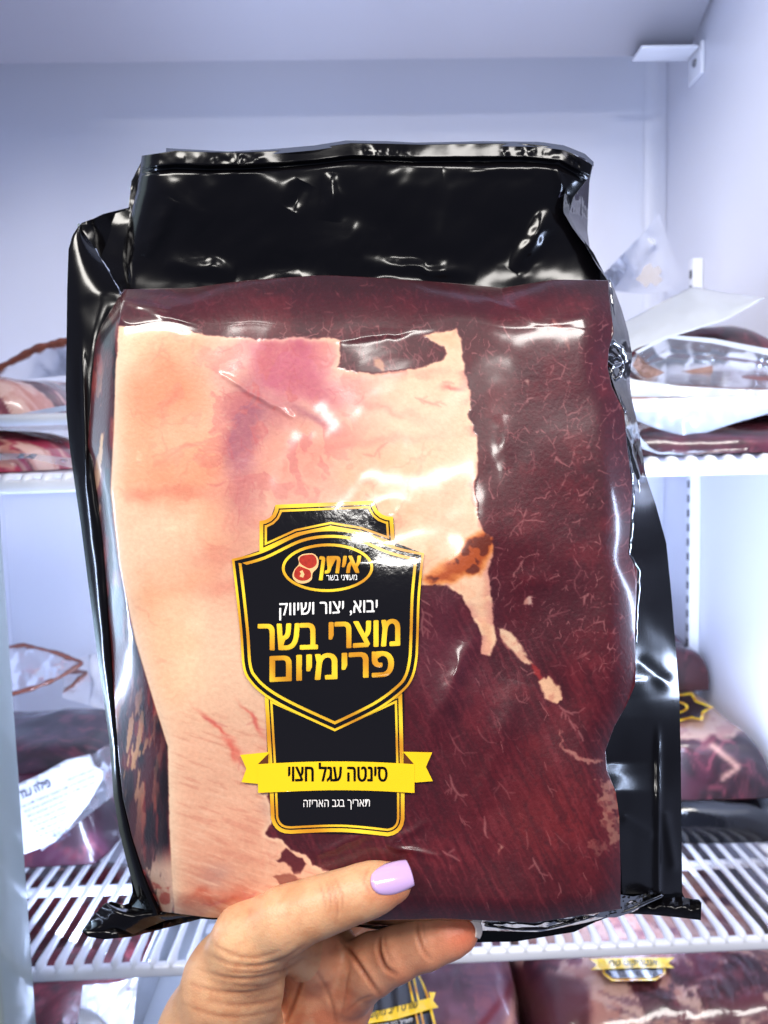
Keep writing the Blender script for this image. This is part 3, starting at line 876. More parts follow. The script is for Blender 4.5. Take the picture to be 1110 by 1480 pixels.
def ridge(name, pts, r, m, parent, n=120, jit=0.0, seed=0):
    q = smoothpts(pts, n, 1)
    x = q[:, 0]+jit*(fbm(q[:, 1]*1.0, q[:, 0]*0+seed, 14, 2, seed)-0.5)*2
    d = basedep(q[:, 1])+q[:, 2]
    pp = P(x, q[:, 1], d)
    rr = r*(0.6+0.9*fbm(q[:, 1], q[:, 0], 11, 2, seed+5))
    rr[0] *= 0.2; rr[-1] *= 0.2
    return tube(name, pp, r, m, parent, seg=8, rads=rr)


ridge('film_ridge', [(114, 324, .0365), (124, 340, .034), (139, 366, .030), (155, 392, .026), (170, 418, .023), (181, 438, .019), (179, 452, .017)], 0.0011, M['smoke'], pack, jit=1, seed=1)
ridge('film_ridge', [(176, 432, .020), (172, 446, .020), (162, 470, .020), (157, 500, .021), (156, 560, .022), (154, 640, .022), (156, 700, .020), (160, 730, .017), (167, 770, .013), (162, 800, .014)], 0.0009, M['smoke'], pack, jit=1.2, seed=2)
ridge('film_ridge', [(167, 1000, .026), (172, 1060, .026), (178, 1120, .025), (186, 1170, .024), (198, 1220, .024), (214, 1270, .024), (228, 1312, .024)], 0.0006, M['seam'], pack, jit=1, seed=3)
ridge('film_ridge', [(180, 432, .0215), (200, 446, .014), (220, 458, .0075), (240, 466, .0025), (268, 473, .001)], 0.0005, M['seam'], pack, jit=1.5, seed=4)
# right-hand ridge where the film leaves the meat, and the wing behind it
RR = [(879, 404, .022), (884, 440, .020), (886, 480, .018), (878, 508, .016), (880, 535, .016), (888, 560, .016), (901, 592, .016), (905, 640, .016), (912, 690, .016), (915, 712, .016), (912, 760, .016), (908, 800, .016), (915, 815, .016), (923, 824, .017), (920, 870, .018), (917, 919, .018), (916, 960, .019), (915, 1004, .020)]
ridge('film_ridge', RR, 0.0009, M['seam'], pack, n=260, jit=1.6, seed=6)
rw_out = [(881, 405), (894, 440), (903, 480), (907, 520), (906, 556), (918, 605), (926, 650), (935, 692), (948, 730), (963, 785), (970, 855), (977, 940), (982, 1010), (984, 1090), (985, 1190), (986, 1292)]
rw_in = [(879, 405), (883, 440), (885, 480), (877, 508), (880, 535), (888, 560), (901, 592), (905, 640), (914, 707), (911, 760), (908, 800), (922, 824), (919, 870), (917, 919), (915, 985), (902, 1010), (888, 1045), (876, 1082), (870, 1100), (878, 1120), (890, 1145), (895, 1180), (897, 1240), (900, 1292)]
A = resample(rw_out, 240)
Bx = fx(rw_in, A[:, 1])
rin = np.interp(A[:, 1], [405, 480, 980, 1040, 1292], [.022, .017, .016, .0085, .0085])
ruled('right_wing', np.c_[Bx, A[:, 1], rin], np.c_[A, np.full(240, .0395)], M['black'], pack, nr=240, nc=40, sm=0,
      dfn=lambda x, y: 0.0034*(fbm(x, y, 60, 2, 350, 90)-0.5)+0.0016*(fbm(x+y, y, 15, 2, 351)-0.5)*sstep(700, 560, y)+0.0024*np.exp(-((x-951)/4.0)**2)*sstep(1040, 1090, y)
      + 0.0014*np.exp(-((seg_dist(x, y, 905, 1185, 940, 1205)[0])/7)**2)+0.0018*np.exp(-((seg_dist(x, y, 962, 1180, 974, 1250)[0])/7)**2)+0.0008*np.exp(-((seg_dist(x, y, 930, 960, 960, 985)[0])/9)**2))
# translucent folded film along the upper right edge
ruled('edge_film', [(878, 408, .018), (884, 445, .015), (886, 480, .012), (876, 505, .011), (880, 535, .011), (889, 562, .012), (902, 596, .013), (906, 640, .014), (914, 700, .015), (916, 740, .016)],
      [(884, 408, .030), (898, 445, .034), (908, 480, .034), (914, 515, .030), (910, 545, .030), (912, 570, .033), (920, 606, .034), (928, 650, .035), (934, 690, .036), (926, 740, .036)], M['smoke'], pack, nr=160, nc=30, sm=0,
      dfn=lambda x, y: 0.0035*(fbm(x, y, 20, 3, 360, 40)-0.5)+0.004*np.exp(-((seg_dist(x, y, 868, 512, 912, 522)[0])/7)**2)+0.003*np.exp(-((seg_dist(x, y, 900, 600, 926, 690)[0])/5)**2))
for q, (pts, r) in enumerate(([[(872, 500, .010), (886, 494, .012), (898, 505, .016), (905, 522, .022)], .0011], [[(868, 502, .010), (872, 520, .009), (884, 530, .010), (896, 526, .014)], .0009],
                              [[(892, 512, .014), (900, 530, .016), (894, 546, .016), (886, 552, .014)], .0008], [[(904, 606, .020), (912, 650, .022), (920, 690, .024), (924, 720, .027)], .0009],
                              [[(862, 500, .008), (856, 505, .007), (862, 522, .007), (876, 545, .010)], .0006])):
    ridge('film_ridge', pts, r, M['seam'] if q != 1 else M['smoke'], pack, n=50, jit=1.5, seed=20+q)
# bottom corners: clear crumpled film over the black flange
ruled('corner_film', [(892, 1292, .012), (915, 1296, .016), (940, 1290, .020), (962, 1292, .026)], [(860, 1326, .014), (890, 1326, .018), (915, 1318, .024), (940, 1306, .030)], M['smoke'], pack, nr=50, nc=24,
      dfn=lambda x, y: 0.006*(fbm(x, y, 12, 3, 370)-0.5))
ridge('film_ridge', [(700, 1337, .016), (745, 1343, .016), (790, 1342, .016), (830, 1332, .016), (862, 1322, .016), (900, 1318, .018), (925, 1308, .020), (958, 1294, .024)], 0.0005, M['smoke'], pack, n=120, jit=1.5, seed=31)
ruled('bottom_film', [(470, 1322, .010), (600, 1326, .010), (700, 1330, .010), (771, 1332, .010), (850, 1320, .010), (896, 1310, .012)], [(470, 1334, .028), (600, 1340, .028), (700, 1345, .026), (780, 1347, .024), (845, 1334, .022), (898, 1320, .020)], M['smoke'], pack, nr=120, nc=14,
      dfn=lambda x, y: 0.004*(fbm(x, y, 14, 3, 375)-0.5))
ruled('corner_ear', [(196, 1292, .030), (190, 1312, .026), (170, 1312, .022), (154, 1305, .020), (140, 1318, .020), (120, 1345, .022)], [(300, 1320, .026), (240, 1330, .024), (215, 1340, .022), (190, 1352, .022), (160, 1356, .022), (124, 1350, .022)], M['black'], pack, nr=60, nc=30,
      prof=lambda t: 0.006*np.sin(t*math.pi), dfn=lambda x, y: 0.0025*(fbm(x, y, 30, 2, 380)-0.5))
ruled('corner_ear', [(900, 1300, .030), (940, 1298, .030), (985, 1296, .028), (1012, 1302, .024)], [(890, 1320, .030), (940, 1322, .028), (980, 1326, .026), (1013, 1330, .024)], M['black'], pack, nr=60, nc=20,
      prof=lambda t: 0.003*np.sin(t*math.pi), dfn=lambda x, y: 0.004*(fbm(x, y, 20, 3, 381)-0.5))

# ---- the printed label
gold = pmat('gold_print', (232, 176, 40), 0.22, coat=0.6)
nt = gold.node_tree; b = nt.nodes['Principled BSDF']
tc = nt.nodes.new('ShaderNodeTexCoord'); wv = nt.nodes.new('ShaderNodeTexWave'); wv.inputs['Scale'].default_value = 22; wv.inputs['Distortion'].default_value = 3
wv.bands_direction = 'DIAGONAL'; nt.links.new(tc.outputs['Object'], wv.inputs['Vector'])
cr = nt.nodes.new('ShaderNodeValToRGB'); cr.color_ramp.elements[0].color = (*lin((206, 140, 28)), 1); cr.color_ramp.elements[1].color = (*lin((252, 214, 48)), 1)
nt.links.new(wv.outputs['Fac'], cr.inputs[0]); nt.links.new(cr.outputs[0], b.inputs['Base Color'])
yel = pmat('yellow_ribbon_print', (250, 205, 20), 0.22, coat=0.6, noise=0.08, nscale=30)
bro = pmat('brown_fold_print', (96, 48, 12), 0.3, coat=0.5)
blk = pmat('black_print', (12, 9, 9), 0.13, coat=0.5, bump=0.10, bscale=420)
wht = pmat('white_print', (246, 244, 240), 0.3, coat=0.4)
redm = pmat('steak_red_print', (172, 44, 26), 0.3, coat=0.4, noise=0.5, nscale=900)
crm = pmat('steak_cream_print', (240, 190, 130), 0.3, coat=0.4)
LAYER = 0.00006


def labdep(layer):
    return lambda x, y: basedep(y)+recess(x, y)-bulge(x, y)-ripple(x, y)-0.0004-layer*LAYER


def inset(poly, d):
    """move every side of a polygon inwards by d pixels"""
    Q = np.array(poly, float); n = len(Q)
    area = 0.5*np.sum(Q[:, 0]*np.roll(Q[:, 1], -1)-np.roll(Q[:, 0], -1)*Q[:, 1])
    s = 1 if area > 0 else -1
    out = []
    for i in range(n):
        p0, p1, p2 = Q[i-1], Q[i], Q[(i+1) % n]
        e1 = (p1-p0)/np.linalg.norm(p1-p0); e2 = (p2-p1)/np.linalg.norm(p2-p1)
        n1_ = s*np.array([-e1[1], e1[0]]); n2_ = s*np.array([-e2[1], e2[0]])
        m_ = n1_+n2_; L = np.dot(m_, m_)
        out.append(p1+m_*2*d/max(L, 0.6) if L > 1e-6 else p1+n1_*d)
    return [tuple(o) for o in out]


def arc(p0, p1, bulge_, n=6):
    p0 = np.array(p0, float); p1 = np.array(p1, float); m_ = (p1-p0); nn = np.array([-m_[1], m_[0]])
    return [tuple(p0+m_*t+nn*bulge_*4*t*(1-t)) for t in np.linspace(0, 1, n)]


def curve(pts, n=10):
    """Catmull-Rom through points"""
    p = np.array([pts[0]]+list(pts)+[pts[-1]], float); out = []
    for i in range(1, len(p)-2):
        for t in np.linspace(0, 1, n, endpoint=False):
            out.append(tuple(0.5*((2*p[i])+(-p[i-1]+p[i+1])*t+(2*p[i-1]-5*p[i]+4*p[i+1]-p[i+2])*t*t+(-p[i-1]+3*p[i]-3*p[i+1]+p[i+2])*t**3)))
    out.append(tuple(p[-2])); return out


label = sheet('label', [(398, 730), (541, 724), (549, 745), (569, 750), (571, 784), (612, 800), (608, 860), (604, 950), (584, 1000), (583, 1148), (584, 1183), (566, 1190), (560, 1207), (420, 1203), (408, 1190), (392, 1182), (389, 1148), (383, 1005),
                                   (352, 968), (342, 860), (337, 809), (377, 795), (377, 755), (392, 747)], labdep(0), blk, pack, step=10)
plateT = [(375, 800), (375, 753)]+arc((375, 753), (398, 729.5), 0.22)[1:]+[(540.5, 723.5)]+arc((540.5, 723.5), (568, 747), 0.22)[1:]+[(571, 790), (520, 772), (478, 765), (430, 775)]
plateB = [(382, 1000), (388, 1100), (391.5, 1183)]+arc((391.5, 1183), (419.5, 1205), 0.2)[1:]+curve([(419.5, 1205), (493, 1202.5), (560.7, 1208.6)], 6)[1:]+arc((560.7, 1208.6), (584.6, 1184), 0.2)[1:]+[(584.6, 1149), (583, 1085), (581, 1000), (484, 1045)]
topc = curve([(335, 808), (378, 796), (432, 771), (478.5, 764), (522, 770.5), (568, 789), (613, 799.5)], 6)
sh = topc+curve([(613, 799.5), (607, 860), (605, 920), (603, 955), (596, 982), (581, 1001), (545, 1027), (484, 1057)], 5)[1:]+curve([(484, 1057), (421, 1028), (384, 1007), (362, 987), (351, 965), (347, 916), (341, 858), (335, 808)], 5)[1:-1]


def band(name, poly, w0, w1, layer, par, m=gold, m2=blk):
    sheet(name, inset(poly, w0) if w0 else poly, labdep(layer), m, par, step=14)
    return sheet('black_field', inset(poly, w1), labdep(layer+1), m2, par, step=14)


band('gold_border', plateT, 0, 5.5, 1, label)
band('gold_border', plateT, 7.5, 10.8, 3, label)
band('gold_border', plateB, 0, 5.5, 1, label)
band('gold_border', plateB, 7.5, 10.8, 3, label)
band('gold_border', sh, 0, 3.6, 6, label)
band('gold_border', sh, 9.0, 13.2, 8, label)
ov = [(473.4+66*math.cos(t), 820.5+35*math.sin(t)-66*math.cos(t)*0.01) for t in np.linspace(0, 2*math.pi, 49)[:-1]]
band('oval_ring', ov, 0, 4.0, 10, label)
# ribbon
sheet('ribbon_tail', [(347, 1091), (388, 1087), (392, 1132), (373, 1133), (349, 1130.5), (356, 1111)], labdep(9), yel, label, step=14)
sheet('ribbon_tail', [(582, 1086.5), (624.7, 1087.5), (615.5, 1108.5), (625.6, 1129), (599, 1131), (582, 1125)], labdep(9), yel, label, step=14)
sheet('ribbon_fold', [(388, 1089), (388, 1108), (372, 1105)], labdep(10), bro, label, step=14)
sheet('ribbon_fold', [(583, 1087), (583, 1106), (599, 1105)], labdep(10), bro, label, step=14)
sheet('ribbon', curve([(372, 1104.5), (430, 1101.5), (484, 1100.5), (540, 1101.5), (599, 1104.5)], 6)+curve([(599, 1146), (540, 1143), (484, 1142), (430, 1143.5), (373, 1146)], 6)+[(373, 1140)], labdep(11), yel, label, step=14)
# steak emblem
stk = [(440+17*math.cos(t)*(1+0.10*math.sin(2*t)), 0) for t in (0,)]
stk = curve([(437, 801), (452, 800), (460, 808), (459, 820), (452, 828), (450, 838), (441, 843), (430, 842), (423, 834), (425, 824), (432, 815), (431, 806), (437, 801)], 5)[:-1]
sheet('steak_emblem', stk, labdep(13), crm, label, step=14)
sheet('steak_emblem', inset(curve([(438, 802), (452, 801), (458, 808), (457, 817), (448, 822), (438, 818), (432, 812), (433, 805), (438, 802)], 5)[:-1], 0.6), labdep(14), redm, label, step=14)
sheet('steak_emblem', curve([(432, 818), (440, 821), (448, 825), (449, 834), (441, 839), (431, 838), (425, 832), (427, 823), (432, 818)], 5)[:-1], labdep(14), redm, label, step=14)
sheet('steak_emblem', [(433, 826), (437, 824), (440, 830), (438, 835), (433, 833), (435, 829)], labdep(15), crm, label, step=14)


def lettering(text, x0, x1, ycap, ybase, m, layer, rot=0.0, bold=0.0, shear=0.0, archh=0.0, par=None, depf=None, name='lettering', xy_map=None, thick=0.0):
    """Hebrew is written right to left, so the string is reversed for the left-to-right text object"""
    c = bpy.data.curves.new('text', 'FONT'); c.body = text[::-1]; c.size = 1; c.offset = bold; c.resolution_u = 3; c.fill_mode = 'FRONT'; c.shear = shear
    o = bpy.data.objects.new('text', c); COL.objects.link(o)
    bpy.context.view_layer.update()
    mm = o.to_mesh()
    V_ = np.array([v.co[:] for v in mm.vertices]); Fp = [list(p.vertices) for p in mm.polygons]
    o.to_mesh_clear(); bpy.data.objects.remove(o); bpy.data.curves.remove(c)
    lo_, hi_ = V_[:, 0].min(), V_[:, 0].max()
    # letter height of the font's square letters is about 0.54 em above the baseline
    X = x0+(V_[:, 0]-lo_)/(hi_-lo_)*(x1-x0)
    Y = ybase-(V_[:, 1])/0.545*(ybase-ycap)
    xc = 0.5*(x0+x1)
    Y = Y-(X-xc)*rot+archh*((X-xc)/(0.5*(x1-x0)))**2
    if xy_map is not None:
        V3 = xy_map(X, Y)
    else:
        V3 = P(X, Y, (depf or labdep(layer))(X, Y))
    tri = []
    for f in Fp:
        for k in range(1, len(f)-1): tri.append((f[0], f[k], f[k+1]))
    tri = np.array(tri)
    if thick:
        n0 = len(V3); VV = [V3]; TT_ = [tri]
        for q_, a_ in enumerate(np.linspace(0, 2*math.pi, 9)[:-1]):
            VV.append(P(X+thick*math.cos(a_), Y+0.55*thick*math.sin(a_), (depf or labdep(layer))(X, Y)-0.000004*(q_+1))); TT_.append(tri+n0*(q_+1))
        V3 = np.concatenate(VV); tri = np.concatenate(TT_)
    nrm = np.cross(V3[tri[:, 1]]-V3[tri[:, 0]], V3[tri[:, 2]]-V3[tri[:, 0]])
    fl = (nrm*(CAM-V3[tri[:, 0]])).sum(1) < 0
    tri[fl] = tri[fl][:, ::-1]
    return mesh_np(name, V3, tri, m, par, smooth=False)


lettering('איתן', 462, 521, 806, 828, gold, 13, rot=0.02, thick=1.2, shear=0.16, par=label)
lettering('מעדני בשר', 471.5, 516, 831.5, 838.5, wht, 13, rot=0.015, par=label)
lettering('יבוא, יצור ושיווק', 404, 545.5, 871, 887, wht, 12, rot=0.035, thick=0.35, par=label)
lettering('מוצרי בשר', 374, 577, 903, 937, gold, 12, rot=0.035, thick=1.5, archh=-1, par=label)
lettering('פרימיום', 391, 568, 948, 981, gold, 12, rot=0.045, thick=1.5, par=label)
lettering('סינטה עגל חצוי', 417, 559.5, 1110, 1129, M['black'], 13, thick=0.7, par=label)
lettering('תאריך בגב האריזה', 438.5, 534.5, 1156.5, 1166, wht, 13, rot=0.01, par=label)
# ------------------------------------------------------------------ the hand
def cs(px, py, d):
    return np.array([(px-555)/FPX*d, (py-740)/FPX*d, d])


CH = {   # chains of (px, py, depth, radius in pixels)
 'thumb': [(568, 1276, .2392, 27), (540, 1284, .2385, 32.5), (512, 1293, .2385, 34), (480, 1304, .2390, 36), (448, 1315, .2395, 38), (412, 1330, .2410, 43), (362, 1360, .2470, 52)],
 'thenar': [(362, 1360, .2470, 52), (338, 1420, .2560, 70), (318, 1500, .2680, 88), (296, 1600, .2800, 96), (262, 1760, .3000, 100)],
 'web': [(400, 1345, .2520, 34), (452, 1376, .2730, 42)],
 'palm': [(462, 1385, .2850, 58), (474, 1430, .2900, 66), (440, 1510, .2950, 80), (350, 1640, .3000, 92)],
 'palmback': [(440, 1400, .3080, 50), (420, 1480, .3120, 66), (330, 1600, .3050, 80)],
 'index': [(506, 1415, .2800, 47), (540, 1393, .2715, 38), (574, 1379, .2670, 33.5), (616, 1362, .2640, 32.5), (650, 1351, .2625, 29), (667, 1347, .2620, 24)],
 'middle': [(500, 1410, .3000, 42), (545, 1375, .3150, 32), (605, 1320, .3280, 29), (622, 1240, .3290, 26), (618, 1195, .3270, 22)],
 'ring': [(470, 1405, .3120, 40), (505, 1360, .3300, 30), (545, 1290, .3360, 28), (556, 1215, .3350, 25), (552, 1175, .3330, 21)],
 'little': [(440, 1410, .3180, 38), (455, 1360, .3400, 27), (485, 1300, .3430, 25), (495, 1245, .3420, 22), (492, 1215, .3400, 19)],
}
SEGS = []
for nm, c in CH.items():
    for (a0, b0) in zip(c[:-1], c[1:]):
        SEGS.append((nm, cs(*a0[:3]), cs(*b0[:3]), a0[3]/FPX*a0[2], b0[3]/FPX*b0[2]))


def chain_sd(p, nm):
    d = None
    for (m_, A_, B_, ra, rb) in SEGS:
        if m_ != nm: continue
        ab = B_-A_; L = ab @ ab
        t = np.clip(((p-A_) @ ab)/L, 0, 1)
        q = np.sqrt(((p-A_-t[..., None]*ab)**2).sum(-1))-(ra+(rb-ra)*t)
        d = q if d is None else smin(d, q, 0.004)
    return d


def smin(a_, b_, k):
    h_ = np.clip(0.5+0.5*(b_-a_)/k, 0, 1)
    return b_*(1-h_)+a_*h_-k*h_*(1-h_)


def hand_sd(p):
    t = chain_sd(p, 'thumb'); th = chain_sd(p, 'thenar')
    d = smin(t, th, 0.005)
    pal = smin(chain_sd(p, 'palm'), chain_sd(p, 'palmback'), 0.010)
    pal = smin(pal, chain_sd(p, 'index'), 0.0035)
    for nm in ('middle', 'ring', 'little'):
        pal = smin(pal, chain_sd(p, nm), 0.004)
    pal = smin(pal, chain_sd(p, 'web'), 0.006)
    return smin(d, pal, 0.0022)


hs = 0.00075
lo_ = cs(205, 1180, .228); hi_ = cs(700, 1640, .352)
lo_ = np.array([min(cs(205, 1240, .35)[0], cs(205, 1240, .23)[0]), .098, .226]); hi_ = np.array([.036, .2345, .356])
nx, ny, nz = [int(math.ceil(q)) for q in (hi_-lo_)/hs]
gxx, gyy, gzz = np.meshgrid(lo_[0]+hs*np.arange(nx), lo_[1]+hs*np.arange(ny), lo_[2]+hs*np.arange(nz), indexing='ij')
D = np.empty((nx, ny, nz), np.float32)
for i in range(0, nx, 16):
    p_ = np.stack([gxx[i:i+16], gyy[i:i+16], gzz[i:i+16]], -1).astype(np.float32)
    D[i:i+16] = hand_sd(p_)
for sl_ in (np.s_[0], np.s_[-1], np.s_[:, 0], np.s_[:, -1], np.s_[:, :, 0], np.s_[:, :, -1]):
    D[sl_] = np.maximum(D[sl_], hs*0.5)


def surface_nets(D, lo, h):
    ins = D < 0
    nx, ny, nz = D.shape
    c = np.zeros((nx-1, ny-1, nz-1), np.int8)
    for dx in (0, 1):
        for dy in (0, 1):
            for dz in (0, 1):
                c += ins[dx:nx-1+dx, dy:ny-1+dy, dz:nz-1+dz]
    act = (c > 0) & (c < 8)
    idx = -np.ones(act.shape, np.int64); ii = np.argwhere(act); idx[act] = np.arange(len(ii))
    acc = np.zeros((len(ii), 3)); cnt = np.zeros(len(ii))
    corners = [(a_, b_, c_) for a_ in (0, 1) for b_ in (0, 1) for c_ in (0, 1)]
    for p in corners:
        for q in corners:
            if sum(abs(p[k]-q[k]) for k in range(3)) != 1 or p > q: continue
            dp = D[ii[:, 0]+p[0], ii[:, 1]+p[1], ii[:, 2]+p[2]]; dq = D[ii[:, 0]+q[0], ii[:, 1]+q[1], ii[:, 2]+q[2]]
            m_ = (dp < 0) != (dq < 0)
            t = np.where(m_, dp/np.where(m_, dp-dq, 1), 0)
            pt = np.array(p)+t[:, None]*(np.array(q)-np.array(p))
            acc[m_] += pt[m_]; cnt[m_] += 1
    V_ = np.asarray(lo)+h*(ii+acc/cnt[:, None])
    Fq = []
    for ax in range(3):
        s0 = [slice(None)]*3; s1 = [slice(None)]*3
        s0[ax] = slice(0, -1); s1[ax] = slice(1, None)
        a_, b_ = ins[tuple(s0)], ins[tuple(s1)]
        e = np.argwhere(a_ != b_)
        o1, o2 = [k for k in range(3) if k != ax]
        ok = (e[:, o1] > 0) & (e[:, o2] > 0) & (e[:, o1] < D.shape[o1]-1) & (e[:, o2] < D.shape[o2]-1)
        e = e[ok]
        fl = a_[tuple(e.T)]

        def g(d1, d2):
            f = e.copy(); f[:, o1] -= d1; f[:, o2] -= d2
            return idx[tuple(f.T)]
        q = np.stack([g(1, 1), g(0, 1), g(0, 0), g(1, 0)], -1)
        if ax == 1: fl = ~fl
        q[~fl] = q[~fl][:, ::-1]
        Fq.append(q)
    return V_, np.concatenate(Fq)


HV, HF = surface_nets(D, lo_, hs)


def grad(p, e=0.0004):
    g = np.stack([hand_sd(p+np.array(o_)*e)-hand_sd(p-np.array(o_)*e) for o_ in ((1, 0, 0), (0, 1, 0), (0, 0, 1))], -1)
    return g/(np.linalg.norm(g, axis=-1, keepdims=True)+1e-12)


inside_y = HV[:, 1] < .2335
for _ in range(2):
    g_ = grad(HV); HV = np.where(inside_y[:, None], HV-g_*hand_sd(HV)[:, None], HV)
g_ = grad(HV)
hpx = 555+HV[:, 0]/HV[:, 2]*FPX; hpy = 740+HV[:, 1]/HV[:, 2]*FPX
ds = {nm: chain_sd(HV, nm) for nm in CH}
isthumb = np.minimum(ds['thumb'], ds['thenar']) < np.minimum(np.minimum(ds['palm'], ds['index']), np.minimum(ds['palmback'], ds['middle']))
isthumbtip = (ds['thumb'] < 0.002) & isthumb
facing = sstep(0.05, -0.35, g_[:, 2])
disp = np.zeros(len(HV)); dark = np.zeros(len(HV))


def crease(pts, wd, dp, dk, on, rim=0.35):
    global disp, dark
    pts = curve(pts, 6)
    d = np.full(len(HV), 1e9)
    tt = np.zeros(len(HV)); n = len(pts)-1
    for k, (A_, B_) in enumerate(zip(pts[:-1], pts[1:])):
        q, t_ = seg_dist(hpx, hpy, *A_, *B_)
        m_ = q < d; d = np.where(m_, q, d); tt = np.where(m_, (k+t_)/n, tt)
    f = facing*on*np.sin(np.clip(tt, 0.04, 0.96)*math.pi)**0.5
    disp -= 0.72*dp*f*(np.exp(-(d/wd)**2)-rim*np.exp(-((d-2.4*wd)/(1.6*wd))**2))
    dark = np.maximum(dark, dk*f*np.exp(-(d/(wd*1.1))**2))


tm = isthumb.astype(float); pm = 1-tm
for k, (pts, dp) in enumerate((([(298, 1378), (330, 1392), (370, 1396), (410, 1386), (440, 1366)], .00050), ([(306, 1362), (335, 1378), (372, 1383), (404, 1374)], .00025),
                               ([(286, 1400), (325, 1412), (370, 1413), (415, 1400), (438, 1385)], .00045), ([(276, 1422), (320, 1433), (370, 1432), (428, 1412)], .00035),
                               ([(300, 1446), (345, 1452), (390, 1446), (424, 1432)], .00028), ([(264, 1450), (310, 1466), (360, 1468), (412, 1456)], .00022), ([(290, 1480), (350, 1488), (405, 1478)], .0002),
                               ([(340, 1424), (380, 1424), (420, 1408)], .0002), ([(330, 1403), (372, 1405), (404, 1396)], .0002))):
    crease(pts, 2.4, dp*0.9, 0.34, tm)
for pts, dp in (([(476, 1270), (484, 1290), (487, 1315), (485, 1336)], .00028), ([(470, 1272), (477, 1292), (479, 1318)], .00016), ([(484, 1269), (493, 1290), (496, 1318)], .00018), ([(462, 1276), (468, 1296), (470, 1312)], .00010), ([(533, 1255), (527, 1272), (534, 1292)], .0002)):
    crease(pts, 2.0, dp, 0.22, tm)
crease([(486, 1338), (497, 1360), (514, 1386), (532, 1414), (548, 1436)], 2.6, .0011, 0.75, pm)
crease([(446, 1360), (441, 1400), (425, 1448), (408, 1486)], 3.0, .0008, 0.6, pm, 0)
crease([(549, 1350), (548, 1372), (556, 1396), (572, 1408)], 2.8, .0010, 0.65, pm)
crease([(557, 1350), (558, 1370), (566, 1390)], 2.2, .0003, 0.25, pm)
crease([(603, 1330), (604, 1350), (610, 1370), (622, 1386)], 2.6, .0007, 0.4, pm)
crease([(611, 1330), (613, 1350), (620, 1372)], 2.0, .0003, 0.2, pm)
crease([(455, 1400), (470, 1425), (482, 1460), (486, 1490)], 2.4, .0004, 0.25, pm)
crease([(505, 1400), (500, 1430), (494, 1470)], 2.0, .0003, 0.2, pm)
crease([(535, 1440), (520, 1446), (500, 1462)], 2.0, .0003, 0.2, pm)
# fine skin texture, large soft unevenness
disp += 0.00022*(fbm(hpx, hpy, 26, 3, 400)-0.5)+0.00012*(fbm(hpx+0.3*hpy, hpy, 5, 3, 401, 8)-0.5)*facing
HVd = HV+g_*disp[:, None]
W3 = CAM+HVd[:, 0:1]*rgt-HVd[:, 1:2]*upv+HVd[:, 2:3]*fwd
# skin colour
ncol = fbm(hpx, hpy, 30, 4, 410); ncol2 = fbm(hpx, hpy, 9, 3, 411)
sk = np.zeros((len(HV), 3))+np.array([232, 178, 136.0])


def ov(c, col, a_):
    a_ = np.clip(a_, 0, 1)[:, None]
    return c*(1-a_)+np.array(col, float)*a_


sk = ov(sk, (214, 146, 102), sstep(0.45, 0.75, ncol)*0.45)
sk = ov(sk, (236, 188, 146), sstep(0.5, 0.25, ncol)*0.45)
sk = ov(sk, (240, 168, 130), pm*0.85)
sk = ov(sk, (208, 112, 78), pm*sstep(1350, 1480, hpy)*sstep(0.4, 0.7, ncol)*0.6)
sk = ov(sk, (230, 124, 92), pm*np.exp(-(np.hypot(hpx-672, hpy-1345)/40)**2)*0.85)
sk = ov(sk, (226, 136, 98), tm*np.exp(-(np.hypot(hpx-575, hpy-1290)/36)**2)*0.7)
sk = ov(sk, (198, 128, 88), tm*np.exp(-(np.hypot((hpx-482)/16, (hpy-1300)/40))**2)*0.35)
sk = ov(sk, (240, 196, 150), tm*np.exp(-(np.hypot(hpx-330, hpy-1370)/44)**2)*0.5)
sk = ov(sk, (196, 116, 84), (ncol2 > 0.6)*0.12)
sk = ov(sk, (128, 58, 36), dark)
skin, nt, b = new_mat('skin')
at = nt.nodes.new('ShaderNodeAttribute'); at.attribute_name = 'skin_tone'
nt.links.new(at.outputs['Color'], b.inputs['Base Color'])
b.inputs['Roughness'].default_value = 0.42; b.inputs['Specular IOR Level'].default_value = 0.42
b.inputs['Subsurface Weight'].default_value = 0.35; b.inputs['Subsurface Radius'].default_value = (1.0, 0.35, 0.18); b.inputs['Subsurface Scale'].default_value = 0.0022
tc = nt.nodes.new('ShaderNodeTexCoord'); vo = nt.nodes.new('ShaderNodeTexVoronoi'); vo.inputs['Scale'].default_value = 1500
nt.links.new(tc.outputs['Object'], vo.inputs['Vector'])
nn = nt.nodes.new('ShaderNodeTexNoise'); nn.inputs['Scale'].default_value = 900; nn.inputs['Detail'].default_value = 4; nt.links.new(tc.outputs['Object'], nn.inputs['Vector'])
ad = nt.nodes.new('ShaderNodeMath'); ad.operation = 'ADD'; nt.links.new(vo.outputs['Distance'], ad.inputs[0]); nt.links.new(nn.outputs['Fac'], ad.inputs[1])
bp = nt.nodes.new('ShaderNodeBump'); bp.inputs['Strength'].default_value = 0.28; bp.inputs['Distance'].default_value = 0.00025
nt.links.new(ad.outputs[0], bp.inputs['Height']); nt.links.new(bp.outputs[0], b.inputs['Normal'])
hand = thing('hand', 'left hand with pale lilac nail polish gripping the bottom edge of the meat pack', 'hand', tuple(P(420, 1400, 0.27)))
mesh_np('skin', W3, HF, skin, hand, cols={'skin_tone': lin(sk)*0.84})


def hand_depth(px_, py_, d0=.22, steps=80):
    px_ = np.asarray(px_, float); py_ = np.asarray(py_, float)
    d = np.full(px_.shape, d0)
    for _ in range(steps):
        p_ = np.stack([(px_-555)/FPX*d, (py_-740)/FPX*d, d], -1)
        d = d+np.clip(hand_sd(p_), -0.002, 0.01)*0.9
        d = np.minimum(d, d0+0.06)
    return d


